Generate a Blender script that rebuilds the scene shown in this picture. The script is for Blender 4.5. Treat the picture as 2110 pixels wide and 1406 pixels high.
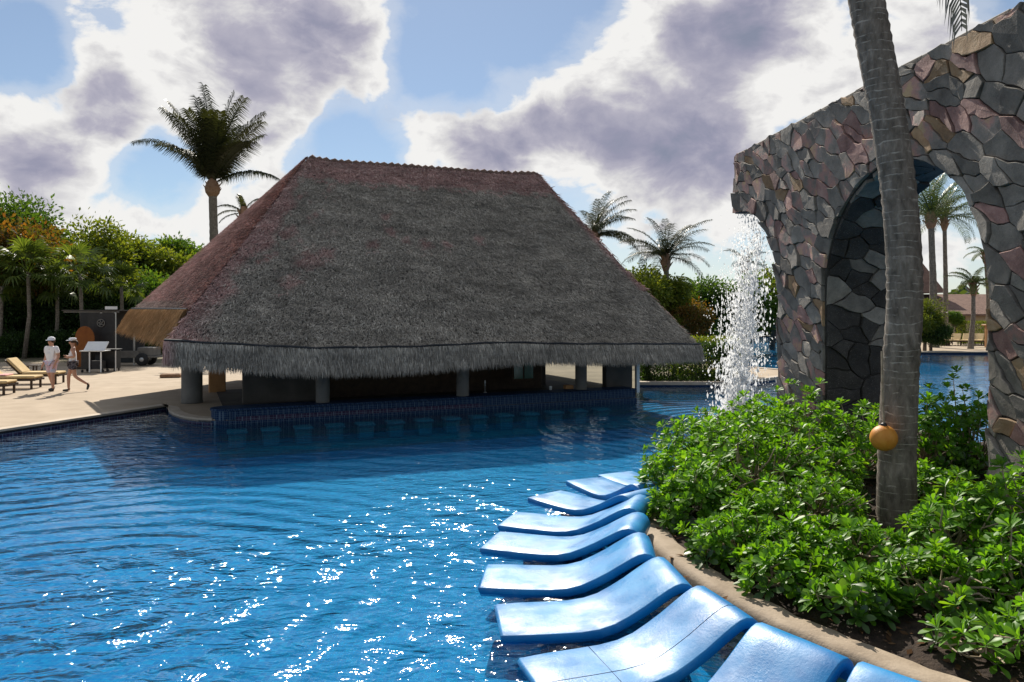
import bpy, bmesh, math, random
import numpy as np
from mathutils import Vector, Matrix, Quaternion
from mathutils.geometry import tessellate_polygon

R = math.radians
random.seed(7)
rng = np.random.default_rng(11)
for o in list(bpy.data.objects):
    bpy.data.objects.remove(o)
scene = bpy.context.scene
C = scene.collection

# ------------------------------------------------------------------ camera
CAM_Z, F_PX, HOR = 2.72, 1524.0, 640.0
cam_d = bpy.data.cameras.new('camera')
cam = bpy.data.objects.new('camera', cam_d)
C.objects.link(cam)
cam.location = (0, 0, CAM_Z)
cam.rotation_euler = (R(90), 0, 0)
cam_d.sensor_width = 36
cam_d.lens = 36 * F_PX / 2110
cam_d.shift_y = -(703 - HOR) / 2110
cam_d.clip_start = 0.05
cam_d.clip_end = 3000
scene.camera = cam

# ------------------------------------------------------------------ light
SUN_EL, SUN_AZ = R(39.5), R(-8)          # azimuth measured from +Y towards +X
S = Vector((math.sin(SUN_AZ) * math.cos(SUN_EL), math.cos(SUN_AZ) * math.cos(SUN_EL), math.sin(SUN_EL)))
sun_d = bpy.data.lights.new('sun', 'SUN')
sun = bpy.data.objects.new('sun', sun_d)
C.objects.link(sun)
sun.rotation_euler = (-S).to_track_quat('-Z', 'Y').to_euler()
sun.location = S * 60
sun_d.energy = 5.0
sun_d.angle = R(0.53)
sun_d.color = (1.0, 0.93, 0.82)

scene.view_settings.view_transform = 'Standard'
scene.view_settings.look = 'None'
scene.view_settings.gamma = 1
scene.view_settings.exposure = 0.55
scene.view_settings.use_curve_mapping = False
scene.cycles.use_denoising = True
scene.cycles.max_bounces = 8
scene.cycles.transparent_max_bounces = 12
scene.cycles.caustics_reflective = False
scene.cycles.caustics_refractive = False
scene.cycles.sample_clamp_indirect = 6


class NT:
    """tiny helper for writing node trees as expressions"""
    def __init__(self, tree):
        self.t = tree
        tree.nodes.clear()

    def node(self, kind, ins=None, **props):
        n = self.t.nodes.new(kind)
        for k, v in props.items():
            setattr(n, k, v)
        for k, v in (ins or {}).items():
            self.put(n.inputs[k], v)
        return n

    def put(self, sock, v):
        if isinstance(v, bpy.types.NodeSocket):
            self.t.links.new(v, sock)
        elif isinstance(v, bpy.types.Node):
            self.t.links.new(v.outputs[0], sock)
        else:
            if isinstance(v, (tuple, list)) and len(v) == 3 and sock.type == 'RGBA':
                v = (*v, 1)
            sock.default_value = v

    def m(self, op, a, b=0.0, c=0.0, clamp=False):
        n = self.t.nodes.new('ShaderNodeMath')
        n.operation = op
        n.use_clamp = clamp
        self.put(n.inputs[0], a); self.put(n.inputs[1], b); self.put(n.inputs[2], c)
        return n.outputs[0]

    def vm(self, op, a, b=(0, 0, 0)):
        n = self.t.nodes.new('ShaderNodeVectorMath')
        n.operation = op
        self.put(n.inputs[0], a); self.put(n.inputs[1], b)
        return n.outputs['Value'] if op in ('DOT_PRODUCT', 'LENGTH', 'DISTANCE') else n.outputs[0]

    def smooth(self, v, a, b, lo=0.0, hi=1.0, kind='SMOOTHSTEP'):
        n = self.t.nodes.new('ShaderNodeMapRange')
        n.interpolation_type = kind
        n.clamp = True
        for i, x in enumerate((v, a, b, lo, hi)):
            self.put(n.inputs[i], x)
        return n.outputs[0]

    def mix(self, f, a, b, blend='MIX'):
        n = self.t.nodes.new('ShaderNodeMix')
        n.data_type = 'RGBA'
        n.blend_type = blend
        self.put(n.inputs[0], f); self.put(n.inputs[6], a); self.put(n.inputs[7], b)
        return n.outputs[2]

    def noise(self, vec, scale, detail=4, rough=.55, dist=0.0, out='Fac'):
        n = self.node('ShaderNodeTexNoise', {'Scale': scale, 'Detail': detail, 'Roughness': rough, 'Distortion': dist})
        if vec is not None:
            self.put(n.inputs['Vector'], vec)
        return n.outputs[out]

    def ramp(self, f, stops):
        n = self.t.nodes.new('ShaderNodeValToRGB')
        e = n.color_ramp.elements
        while len(e) < len(stops):
            e.new(0.5)
        for el, (p, c) in zip(e, stops):
            el.position = p
            el.color = (*c, 1) if len(c) == 3 else c
        self.put(n.inputs[0], f)
        return n.outputs[0]


def pix(px, py, d):
    """point at depth d that the photograph shows at column px, row py"""
    return Vector(((px - 1055) / F_PX * d, d, CAM_Z + (HOR - py) / F_PX * d))


def flat(px, py, z):
    d = (CAM_Z - z) * F_PX / (py - HOR)
    return Vector(((px - 1055) / F_PX * d, d, z))


# ------------------------------------------------------------------ sky with clouds
world = bpy.data.worlds.new('World')
scene.world = world
world.use_nodes = True
w = NT(world.node_tree)
sky = w.node('ShaderNodeTexSky', sky_type='NISHITA', sun_disc=False, sun_elevation=SUN_EL, sun_rotation=SUN_AZ,
             air_density=1.0, dust_density=0.15, ozone_density=2.5)
tc = w.node('ShaderNodeTexCoord')
dirv = w.vm('NORMALIZE', tc.outputs['Generated'])
sv = w.vm('MULTIPLY', dirv, (1, 1, 1.55))
warp = w.noise(sv, 5.0, 3, out='Color')
svw = w.vm('ADD', sv, w.vm('MULTIPLY', w.vm('SUBTRACT', warp, (.5, .5, .5)), (.10, .10, .10)))
n_big = w.noise(sv, 2.3, 3, .5)
n_det = w.noise(svw, 8.0, 8, .6)
n_fine = w.noise(svw, 24.0, 5, .6)


def blobs(lst, gain=1.0):
    total = None
    for px, py, r, wt in lst:
        v = Vector(((px - 1055) / F_PX, 1, (HOR - py) / F_PX)).normalized()
        ang = r / F_PX * (v.y ** 1.5)
        dd = w.vm('DOT_PRODUCT', dirv, tuple(v))
        a = w.smooth(dd, math.cos(ang), math.cos(ang * .1), 0, wt * gain)
        total = a if total is None else w.m('ADD', total, a)
    return total


puffs = blobs([(330, 60, 210, .55), (480, 140, 240, .6), (640, 60, 260, .65), (770, 120, 110, .4), (160, 110, 130, .4),
               (60, 250, 150, .45), (120, 370, 240, .6), (20, 430, 180, .4), (560, 250, 120, .4), (230, 220, 110, .4),
               (850, 240, 150, .45), (920, 310, 170, .5), (1060, 220, 190, .55), (1200, 230, 230, .6), (1330, 160, 200, .5),
               (1420, 270, 210, .6), (1540, 270, 130, .4), (1450, 60, 210, .6), (1620, 70, 230, .6), (1700, 180, 160, .4),
               (1290, 380, 200, .5), (1480, 370, 150, .4), (1900, 40, 160, .45), (380, 430, 130, .4), (1500, 500, 160, .45),
               (620, 480, 260, .3), (1980, 520, 160, .35),
               (960, 80, 210, -.9), (1140, 50, 160, -.7), (890, 165, 130, -.7), (750, 270, 130, -.75), (40, 100, 130, -.8), (680, 330, 130, -.8), (330, 365, 110, -.8),
               (1640, 300, 80, -.5), (1400, 440, 110, -.4), (120, 200, 70, -.45), (770, 300, 90, -.4)], .62)
darks = blobs([(480, 150, 130, .55), (620, 40, 120, .55), (690, 110, 130, .6), (215, 225, 100, .7), (40, 340, 120, .65),
               (120, 400, 120, .4), (1000, 300, 130, .65), (1130, 240, 110, .55), (1260, 255, 100, .55), (1480, 60, 150, .65),
               (1330, 190, 80, .3), (1460, 275, 160, .75), (1300, 335, 110, .5), (1430, 345, 130, .5), (1620, 60, 130, .3),
               (1560, 30, 100, .4), (740, 40, 100, .3)])
vor = w.node('ShaderNodeTexVoronoi', {'Vector': svw, 'Scale': 7.0, 'Detail': 3.0, 'Roughness': .55, 'Lacunarity': 2.2}, normalize=True)
puffy = w.m('SUBTRACT', .30, vor.outputs['Distance'])
tex = w.m('ADD', w.m('MULTIPLY', puffy, 1.0), w.m('ADD', w.m('MULTIPLY', w.m('SUBTRACT', n_det, .5), 1.5), w.m('MULTIPLY', w.m('SUBTRACT', n_fine, .5), .4)))
dens = w.m('ADD', w.m('ADD', tex, w.m('MULTIPLY', w.m('SUBTRACT', n_big, .47), .9)), w.m('SUBTRACT', puffs, .03))
alpha = w.smooth(dens, .03, .30)
wisp = w.m('MULTIPLY', w.smooth(dens, -.35, .10), .30)
cover = w.m('MAXIMUM', alpha, wisp)
thick = w.m('ADD', w.m('MULTIPLY', darks, .46), w.m('ADD', w.m('MULTIPLY', tex, .88), w.m('SUBTRACT', w.m('MULTIPLY', w.smooth(dens, .15, 1.1), .30), .10)))
ccol = w.ramp(thick, [(0.0, (10.2, 10.1, 9.9)), (.2, (8.0, 7.9, 8.0)), (.45, (5.3, 5.15, 6.1)), (.75, (3.7, 3.7, 4.9)), (1.0, (2.8, 3.1, 4.2))])
# near the horizon the haze of the air whitens the blue
skyc = w.mix(.22, w.mix(1.0, sky.outputs[0], (.95, 1.02, 1.08), 'MULTIPLY'), (6.6, 7.2, 7.6))
col = w.mix(cover, skyc, ccol)
bg = w.node('ShaderNodeBackground', {'Color': col, 'Strength': 0.06})
w.node('ShaderNodeOutputWorld', {'Surface': bg})
world.cycles.sampling_method = 'MANUAL'
world.cycles.sample_map_resolution = 256


# ------------------------------------------------------------------ helpers
def link(o, parent=None):
    C.objects.link(o)
    if parent is not None:
        o.parent = parent
    return o


def tag(o, label=None, cat=None, group=None, kind=None):
    if label: o['label'] = label
    if cat: o['category'] = cat
    if group: o['group'] = group
    if kind: o['kind'] = kind
    return o


def empty(name, loc=(0, 0, 0), rz=0.0):
    o = bpy.data.objects.new(name, None)
    o.empty_display_size = .2
    o.location = loc
    o.rotation_euler = (0, 0, rz)
    return link(o)


def mesh_from(name, v, f, mat=None, smooth=False):
    me = bpy.data.meshes.new(name)
    me.from_pydata([tuple(p) for p in v], [], [tuple(q) for q in f])
    if mat is not None:
        me.materials.append(mat)
    if smooth:
        me.polygons.foreach_set('use_smooth', [True] * len(me.polygons))
    me.update()
    return me


def mesh_np(name, v, f, mat=None, smooth=False, attrs=None):
    """v (N,3), f (M,k) arrays, k = 3 or 4"""
    v = np.asarray(v, dtype=np.float32); f = np.asarray(f, dtype=np.int32)
    me = bpy.data.meshes.new(name)
    me.vertices.add(len(v)); me.vertices.foreach_set('co', v.ravel())
    k = f.shape[1]
    me.loops.add(f.size); me.loops.foreach_set('vertex_index', f.ravel())
    me.polygons.add(len(f))
    me.polygons.foreach_set('loop_start', np.arange(0, f.size, k, dtype=np.int32))
    if smooth:
        me.polygons.foreach_set('use_smooth', np.ones(len(f), dtype=bool))
    if mat is not None:
        me.materials.append(mat)
    for an, arr in (attrs or {}).items():
        a = me.attributes.new(an, 'FLOAT', 'POINT')
        a.data.foreach_set('value', np.asarray(arr, dtype=np.float32))
    me.update(calc_edges=True)
    me.validate()
    return me


class MB:
    """collects shapes into one mesh"""
    def __init__(self):
        self.v = []; self.f = []

    def add(self, v, f):
        n = len(self.v)
        self.v += [Vector(p) for p in v]
        self.f += [[i + n for i in q] for q in f]
        return self

    def box(self, c, s, rz=0.0, bev=0.0, M=None):
        hx, hy, hz = s[0] / 2, s[1] / 2, s[2] / 2
        if bev > 0:
            bm = bmesh.new()
            bmesh.ops.create_cube(bm, size=1)
            bmesh.ops.scale(bm, vec=s, verts=bm.verts)
            bmesh.ops.bevel(bm, geom=bm.edges[:], offset=bev, segments=1, affect='EDGES')
            bm.verts.ensure_lookup_table()
            vs = [p.co.copy() for p in bm.verts]
            fs = [[p.index for p in q.verts] for q in bm.faces]
            bm.free()
        else:
            vs = [Vector((x * hx, y * hy, z * hz)) for x in (-1, 1) for y in (-1, 1) for z in (-1, 1)]
            fs = [[0, 1, 3, 2], [4, 6, 7, 5], [0, 4, 5, 1], [2, 3, 7, 6], [0, 2, 6, 4], [1, 5, 7, 3]]
        T = Matrix.Translation(c) @ (M if M is not None else Matrix.Rotation(rz, 4, 'Z'))
        return self.add([T @ p for p in vs], fs)

    def tube(self, pts, rad, sides=8, cap=True, ell=None):
        pts = [Vector(p) for p in pts]
        if not isinstance(rad, (list, tuple, np.ndarray)):
            rad = [rad] * len(pts)
        n = len(self.v)
        t0 = (pts[1] - pts[0]).normalized()
        a = Vector((1, 0, 0)) if abs(t0.x) < .9 else Vector((0, 1, 0))
        u = t0.cross(a).normalized()
        for i, p in enumerate(pts):
            t = (pts[min(i + 1, len(pts) - 1)] - pts[max(i - 1, 0)]).normalized()
            u = (u - t * u.dot(t)).normalized()
            b = t.cross(u)
            for k in range(sides):
                th = 2 * math.pi * k / sides
                self.v.append(p + (u * math.cos(th) + b * math.sin(th)) * rad[i])
        for i in range(len(pts) - 1):
            for k in range(sides):
                k2 = (k + 1) % sides
                self.f.append([n + i * sides + k, n + i * sides + k2, n + (i + 1) * sides + k2, n + (i + 1) * sides + k])
        if cap:
            self.f.append([n + k for k in range(sides)][::-1])
            self.f.append([n + (len(pts) - 1) * sides + k for k in range(sides)])
        return self

    def lathe(self, prof, c=(0, 0, 0), sides=20, cap=True):
        n = len(self.v); c = Vector(c)
        for r, z in prof:
            for k in range(sides):
                th = 2 * math.pi * k / sides
                self.v.append(c + Vector((r * math.cos(th), r * math.sin(th), z)))
        for i in range(len(prof) - 1):
            for k in range(sides):
                k2 = (k + 1) % sides
                self.f.append([n + i * sides + k, n + i * sides + k2, n + (i + 1) * sides + k2, n + (i + 1) * sides + k])
        if cap:
            self.f.append([n + k for k in range(sides)][::-1])
            self.f.append([n + (len(prof) - 1) * sides + k for k in range(sides)])
        return self

    def prism(self, poly, z0, z1, bottom=True):
        """poly: list of (x, y) counter-clockwise"""
        n = len(poly)
        tri = tessellate_polygon([[Vector((x, y, 0)) for x, y in poly]])
        top = [Vector((x, y, z1)) for x, y in poly]
        bot = [Vector((x, y, z0)) for x, y in poly]
        fs = [list(t) for t in tri]
        def up(t, vs):
            return (vs[t[1]] - vs[t[0]]).cross(vs[t[2]] - vs[t[0]]).z > 0
        fs = [t if up(t, top) else t[::-1] for t in fs]
        allf = list(fs)
        if bottom:
            allf += [[i + n for i in t[::-1]] for t in fs]
        for i in range(n):
            j = (i + 1) % n
            allf.append([i + n, j + n, j, i])
        return self.add(top + bot, allf)

    def mesh(self, name, mat, smooth=False):
        return mesh_from(name, self.v, self.f, mat, smooth)

    def build(self, name, mat, parent=None, smooth=False, loc=None):
        o = bpy.data.objects.new(name, self.mesh(name, mat, smooth))
        if loc is not None:
            o.location = loc
        return link(o, parent)


def inst(name, me, parent=None, loc=(0, 0, 0), rot=(0, 0, 0), sc=1.0):
    o = bpy.data.objects.new(name, me)
    o.location = loc; o.rotation_euler = rot
    o.scale = (sc, sc, sc) if isinstance(sc, (int, float)) else sc
    return link(o, parent)


# ------------------------------------------------------------------ materials
def new_mat(name):
    m = bpy.data.materials.new(name)
    m.use_nodes = True
    return m, NT(m.node_tree)


def pmat(name, c1, c2, scale=4.0, rough=.75, bump=.0, bscale=None, detail=6, spec=.3, metal=0.0, c3=None, rand=0.0, contrast=(.3, .7)):
    m, t = new_mat(name)
    co = t.node('ShaderNodeTexCoord').outputs['Object']
    n = t.noise(co, scale, detail, .6)
    stops = [(contrast[0], c1), (contrast[1], c2)]
    if c3 is not None:
        stops = [(contrast[0], c1), ((contrast[0] + contrast[1]) / 2, c2), (contrast[1], c3)]
    colr = t.ramp(n, stops)
    if rand > 0:
        oi = t.node('ShaderNodeObjectInfo')
        h = t.node('ShaderNodeHueSaturation', {'Value': t.smooth(oi.outputs['Random'], 0, 1, 1 - rand, 1 + rand, 'LINEAR'), 'Color': colr})
        colr = h.outputs[0]
    b = t.node('ShaderNodeBsdfPrincipled', {'Base Color': colr, 'Roughness': rough, 'Metallic': metal, 'Specular IOR Level': spec})
    if bump > 0:
        bn = t.noise(co, bscale or scale * 4, 8, .65)
        bp = t.node('ShaderNodeBump', {'Strength': 1.0, 'Distance': bump, 'Height': bn})
        t.put(b.inputs['Normal'], bp)
    t.node('ShaderNodeOutputMaterial', {'Surface': b})
    return m


def leaf_mat(name, cols, trans=.45, gloss=.12, rough=.35, objrand=.15):
    """thin leaves: diffuse + light coming through + a waxy sheen; colour varies from leaf to leaf"""
    m, t = new_mat(name)
    g = t.node('ShaderNodeNewGeometry')
    oi = t.node('ShaderNodeObjectInfo')
    n = len(cols)
    colr = t.ramp(g.outputs['Random Per Island'], [(i / max(n - 1, 1), c) for i, c in enumerate(cols)])
    h = t.node('ShaderNodeHueSaturation', {'Value': t.smooth(oi.outputs['Random'], 0, 1, 1 - objrand, 1 + objrand, 'LINEAR'), 'Color': colr})
    dif = t.node('ShaderNodeBsdfDiffuse', {'Color': h.outputs[0]})
    tcol = t.mix(1.0, h.outputs[0], (1.45, 1.3, .5), 'MULTIPLY')
    tr = t.node('ShaderNodeBsdfTranslucent', {'Color': tcol})
    mx = t.node('ShaderNodeMixShader', {0: trans, 1: dif.outputs[0], 2: tr.outputs[0]})
    gl = t.node('ShaderNodeBsdfGlossy', {'Color': (1, 1, 1), 'Roughness': rough})
    fr = t.node('ShaderNodeLayerWeight', {'Blend': .3})
    f = t.m('MULTIPLY', t.m('ADD', .25, fr.outputs['Fresnel']), gloss)
    mx2 = t.node('ShaderNodeMixShader', {0: f, 1: mx.outputs[0], 2: gl.outputs[0]})
    t.node('ShaderNodeOutputMaterial', {'Surface': mx2.outputs[0]})
    return m


M = {}
M['deck'] = pmat('deck_concrete', (.31, .24, .165), (.41, .325, .235), 1.3, .85, .004, 30)
M['coping'] = pmat('coping_concrete', (.38, .31, .235), (.50, .42, .33), 3, .8, .004, 40)
M['rim'] = pmat('rim_concrete', (.24, .185, .13), (.38, .305, .225), 3.5, .85, .008, 35)
M['soil'] = pmat('mulch_soil', (.018, .012, .009), (.075, .05, .035), 9, .95, .03, 30, contrast=(.35, .75))
M['ground'] = pmat('ground_earth', (.10, .085, .05), (.19, .16, .10), .6, .95, .01, 8)
M['concrete'] = pmat('grey_render', (.12, .115, .105), (.20, .19, .175), 2.2, .85, .003, 30)
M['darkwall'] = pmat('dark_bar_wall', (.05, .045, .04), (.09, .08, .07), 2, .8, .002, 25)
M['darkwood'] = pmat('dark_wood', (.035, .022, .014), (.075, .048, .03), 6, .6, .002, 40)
M['tanwood'] = pmat('orange_wood', (.35, .17, .07), (.48, .26, .11), 4, .6, .002, 40)
M['white'] = pmat('white_paint', (.68, .68, .67), (.8, .8, .79), 3, .5)
M['black'] = pmat('black_plastic', (.012, .012, .013), (.025, .025, .027), 5, .5)
M['steel'] = pmat('brushed_steel', (.45, .45, .46), (.6, .6, .61), 12, .35, metal=.9)
M['cushion'] = pmat('tan_cushion', (.50, .36, .17), (.62, .46, .25), 5, .9, .004, 60)
M['towel'] = pmat('pink_towel', (.62, .30, .28), (.72, .44, .42), 6, .95, .004, 90)
M['skin'] = pmat('skin', (.42, .22, .15), (.52, .30, .21), 6, .5)
M['cloth_white'] = pmat('white_cloth', (.72, .72, .75), (.82, .82, .85), 7, .9, .006, 14)
M['cloth_pale'] = pmat('pale_blue_pink_cloth', (.42, .48, .62), (.66, .45, .50), 7, .9, contrast=(.42, .58))
M['cloth_dark'] = pmat('dark_patterned_cloth', (.02, .02, .03), (.16, .15, .18), 22, .9, contrast=(.45, .6))
M['shoe'] = pmat('dark_shoe', (.015, .015, .015), (.05, .05, .05), 8, .6)
M['hair'] = pmat('dark_hair', (.02, .012, .008), (.06, .035, .02), 20, .6)
M['orange'] = pmat('orange_float', (.50, .18, .02), (.64, .29, .05), 9, .5, .003, 60)
M['bark'] = pmat('tree_bark', (.06, .045, .035), (.17, .14, .11), 7, .9, .02, 25)
M['twig'] = pmat('pale_twig', (.20, .15, .10), (.40, .32, .23), 14, .9, .003, 60)
M['roofbrown'] = pmat('brown_thatch', (.14, .085, .065), (.24, .15, .115), 3, .95, .05, 18)
M['sandwall'] = pmat('sand_wall', (.45, .33, .22), (.58, .44, .30), 2, .9, .006, 20)
M['rust'] = pmat('rust_orange_board', (.16, .05, .012), (.23, .08, .018), 4, .8)
M['bottle'] = pmat('bottle_glass', (.05, .10, .05), (.30, .20, .10), 3, .15, rand=.5, spec=.6)
M['screen'] = pmat('green_glass', (.05, .14, .12), (.09, .22, .19), 2.5, .2, spec=.6)
M['flower'] = leaf_mat('orange_leaf', [(.16, .06, .014), (.06, .075, .016), (.22, .10, .02), (.05, .08, .014), (.13, .085, .018)], gloss=.035, rough=.5)
M['leaf_a'] = leaf_mat('leaf_mid', [(0.0282, 0.0704, 0.0128), (0.064, 0.1408, 0.0205), (0.1088, 0.1984, 0.0256), (0.0448, 0.096, 0.0154)], gloss=.035, rough=.5)
M['leaf_b'] = leaf_mat('leaf_yellowish', [(0.0667, 0.1096, 0.0139), (0.1334, 0.1888, 0.0232), (0.2001, 0.2314, 0.029), (0.08, 0.1218, 0.0174)], gloss=.035, rough=.5)
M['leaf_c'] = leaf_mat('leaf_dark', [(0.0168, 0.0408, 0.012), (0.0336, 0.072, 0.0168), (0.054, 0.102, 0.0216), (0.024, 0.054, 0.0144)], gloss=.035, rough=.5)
M['leaf_far'] = leaf_mat('leaf_far', [(.03, .055, .016), (.05, .085, .022), (.07, .11, .028)])
M['palm'] = leaf_mat('palm_leaflet', [(.022, .028, .014), (.034, .042, .018), (.05, .06, .024), (.028, .034, .018)], trans=.25, gloss=.06)
M['palm_b'] = leaf_mat('palm_leaflet_green', [(0.0312, 0.0572, 0.0166), (0.052, 0.0884, 0.0208), (0.0832, 0.1248, 0.0312)], trans=.35, gloss=.08)
M['fan'] = leaf_mat('fan_palm_leaf', [(0.04, 0.075, 0.016), (0.08, 0.125, 0.022), (0.12, 0.17, 0.035), (0.05, 0.08, 0.02)], trans=.45, gloss=.08)
M['naupaka'] = leaf_mat('shrub_leaf', [(0.0562, 0.1686, 0.0086), (0.0938, 0.253, 0.0114), (0.1406, 0.3266, 0.0178), (0.075, 0.2003, 0.0099), (0.1875, 0.3584, 0.0213)], trans=.55, gloss=.08, rough=.42, objrand=.22)
M['naupaka_dark'] = leaf_mat('shrub_leaf_dark', [(0.0275, 0.0828, 0.0106), (0.0442, 0.1213, 0.0124), (0.0688, 0.1654, 0.016)], trans=.45, gloss=.12, rough=.38, objrand=.2)  # darker leaves, used only low in the shrubs
M['litter'] = leaf_mat('dry_leaf', [(.10, .055, .03), (.06, .035, .02), (.17, .10, .055), (.035, .025, .018)], trans=.1, gloss=.0)
M['boot'] = pmat('palm_boot', (.22, .12, .07), (.34, .21, .13), 8, .9, .01, 40)


def stone_mat(name, cols, scale=3.0):
    m, t = new_mat(name)
    co = t.node('ShaderNodeTexCoord').outputs['Object']
    oi = t.node('ShaderNodeObjectInfo')
    off = t.vm('ADD', co, t.node('ShaderNodeCombineXYZ', {0: t.m('MULTIPLY', oi.outputs['Random'], 40.0)}).outputs[0])
    n = t.noise(off, scale, 7, .62)
    c = t.ramp(n, cols)
    sp = t.noise(off, 55, 3, .7)
    c = t.mix(t.smooth(sp, .55, .75, 0, .35), c, (.42, .38, .36))
    c = t.mix(t.smooth(sp, .45, .25, 0, .5), c, (.02, .018, .018))
    h = t.node('ShaderNodeHueSaturation', {'Value': t.smooth(oi.outputs['Random'], 0, 1, .7, 1.35, 'LINEAR'), 'Color': c})
    hb = t.m('ADD', t.m('MULTIPLY', t.noise(off, 4, 8, .6), .7), t.m('MULTIPLY', t.noise(off, 38, 6, .7), .3))
    bp = t.node('ShaderNodeBump', {'Strength': 1.0, 'Distance': .022, 'Height': hb})
    b = t.node('ShaderNodeBsdfPrincipled', {'Base Color': h.outputs[0], 'Roughness': .8, 'Specular IOR Level': .3, 'Normal': bp})
    t.node('ShaderNodeOutputMaterial', {'Surface': b})
    return m


M['stone_grey'] = stone_mat('stone_grey', [(.3, (.115, .105, .092)), (.5, (.20, .182, .158)), (.7, (.30, .268, .23))])
M['stone_plum'] = stone_mat('stone_plum', [(.3, (.17, .098, .085)), (.5, (.30, .172, .15)), (.7, (.42, .275, .235))])
M['stone_ochre'] = stone_mat('stone_ochre', [(.3, (.20, .12, .07)), (.5, (.34, .22, .12)), (.7, (.42, .31, .20))])
M['stone_mix'] = stone_mat('stone_mixed', [(.36, (.16, .145, .128)), (.47, (.25, .215, .185)), (.56, (.40, .23, .20)), (.66, (.46, .33, .19))], 2.2)
M['stone_arch_shade'] = stone_mat('stone_arch_shade', [(.3, (.022, .020, .018)), (.6, (.05, .046, .042)), (.75, (.085, .078, .07))])  # grey stone with the shade inside the arch put into its colour
M['mortar'] = pmat('mortar', (.035, .032, .030), (.085, .078, .072), 5, .95, .03, 22)


def tile_mat(name, c1, c2, c3, cell):
    m, t = new_mat(name)
    co = t.node('ShaderNodeTexCoord').outputs['Object']
    vo = t.node('ShaderNodeTexVoronoi', {'Scale': 1 / cell, 'Randomness': 0.0, 'Vector': co}, distance='CHEBYCHEV')
    sep = t.node('ShaderNodeSeparateColor', {0: vo.outputs['Color']})
    c = t.ramp(sep.outputs[0], [(0, c1), (.55, c2), (1, c3)])
    n = t.noise(co, .8, 4)
    c = t.mix(t.smooth(n, .35, .7, 0, .45), c, c2)
    grout = t.smooth(vo.outputs['Distance'], .44, .49)
    c = t.mix(t.m('MULTIPLY', grout, .5), c, (.25, .35, .42))
    b = t.node('ShaderNodeBsdfPrincipled', {'Base Color': c, 'Roughness': .6, 'Specular IOR Level': 0.05})
    t.node('ShaderNodeOutputMaterial', {'Surface': b})
    return m


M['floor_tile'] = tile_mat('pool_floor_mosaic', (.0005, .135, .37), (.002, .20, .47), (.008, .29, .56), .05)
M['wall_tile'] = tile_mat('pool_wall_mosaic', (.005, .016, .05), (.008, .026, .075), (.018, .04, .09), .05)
M['teal_tile'] = tile_mat('teal_mosaic', (.01, .12, .16), (.02, .17, .21), (.03, .20, .24), .05)
M['cyan_tile'] = tile_mat('cyan_mosaic', (.015, .15, .23), (.025, .20, .28), (.035, .23, .31), .05)
M['brick_tile'] = tile_mat('plum_border_tile', (.025, .018, .045), (.04, .026, .06), (.055, .04, .075), .08)

# water surface: mirror by Fresnel over clear water
m, t = new_mat('pool_water')
M['water'] = m
geo = t.node('ShaderNodeNewGeometry')
pos = geo.outputs['Position']


def ring(cx, cy, lam, r0, r1, amp):
    d = t.vm('DISTANCE', t.vm('MULTIPLY', pos, (1, 1, 0)), (cx, cy, 0))
    d2 = t.m('ADD', d, t.m('MULTIPLY', t.noise(pos, .9, 2), .55))
    s = t.m('SINE', t.m('MULTIPLY', d2, 2 * math.pi / lam))
    env = t.m('MULTIPLY', t.smooth(d, r0 * .3, r0), t.smooth(d, r1, r0 * 1.3))
    return t.m('MULTIPLY', t.m('MULTIPLY', s, env), amp)


p2 = t.vm('MULTIPLY', pos, (.75, 1.15, 1))
h = t.m('MULTIPLY', t.m('SUBTRACT', t.noise(p2, .55, 2, .5), .5), .10)
h = t.m('ADD', h, t.m('MULTIPLY', t.m('SUBTRACT', t.noise(p2, 1.7, 2, .5, .6), .5), .085))
h = t.m('ADD', h, t.m('MULTIPLY', t.m('SUBTRACT', t.noise(p2, 4.6, 2, .5, .8), .5), .042))
h = t.m('ADD', h, t.m('MULTIPLY', t.m('SUBTRACT', t.noise(p2, 12.0, 2, .5, .5), .5), .008))
calm = t.smooth(t.noise(pos, .16, 2), .36, .62, .45, 1.25)
# sheltered, calmer water close to the bar
sp_ = t.node('ShaderNodeSeparateXYZ', {0: pos})
q_ = t.m('SUBTRACT', sp_.outputs[1], t.m('MULTIPLY', sp_.outputs[0], .445))
shelter = t.m('MULTIPLY', t.m('MAXIMUM', t.smooth(q_, 8.0, 13.5, 1.0, .36), t.smooth(sp_.outputs[0], -4.2, -7.5, 0.0, .8)), t.smooth(sp_.outputs[0], -.5, -3.5, 1.0, 1.7))
h = t.m('MULTIPLY', h, t.m('MULTIPLY', calm, shelter))
h = t.m('ADD', h, t.m('MULTIPLY', ring(-4.3, 7.0, .50, 1.3, 11.0, .011), shelter))
h = t.m('ADD', h, ring(5.6, 18.0, .42, .5, 9.0, .011))
bp = t.node('ShaderNodeBump', {'Strength': 1.0, 'Distance': 1.0, 'Height': h})
cosi = t.m('ABSOLUTE', t.vm('DOT_PRODUCT', geo.outputs['Incoming'], bp.outputs[0]))
fres = t.m('ADD', .02, t.m('MULTIPLY', t.m('POWER', t.m('SUBTRACT', 1.0, cosi, clamp=True), 5.0), .98))
glo = t.node('ShaderNodeBsdfGlossy', {'Color': (1, 1, 1), 'Roughness': .055, 'Normal': bp})
tra = t.node('ShaderNodeBsdfTransparent', {'Color': (.50, .93, 1.0)})
ref = t.node('ShaderNodeBsdfRefraction', {'Color': (.50, .93, 1.0), 'Roughness': 0.0, 'IOR': 1.2, 'Normal': bp})
tm = t.node('ShaderNodeMixShader', {0: .28, 1: tra.outputs[0], 2: ref.outputs[0]})
wm = t.node('ShaderNodeMixShader', {0: fres, 1: tm.outputs[0], 2: glo.outputs[0]})
t.node('ShaderNodeOutputMaterial', {'Surface': wm.outputs[0]})

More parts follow.
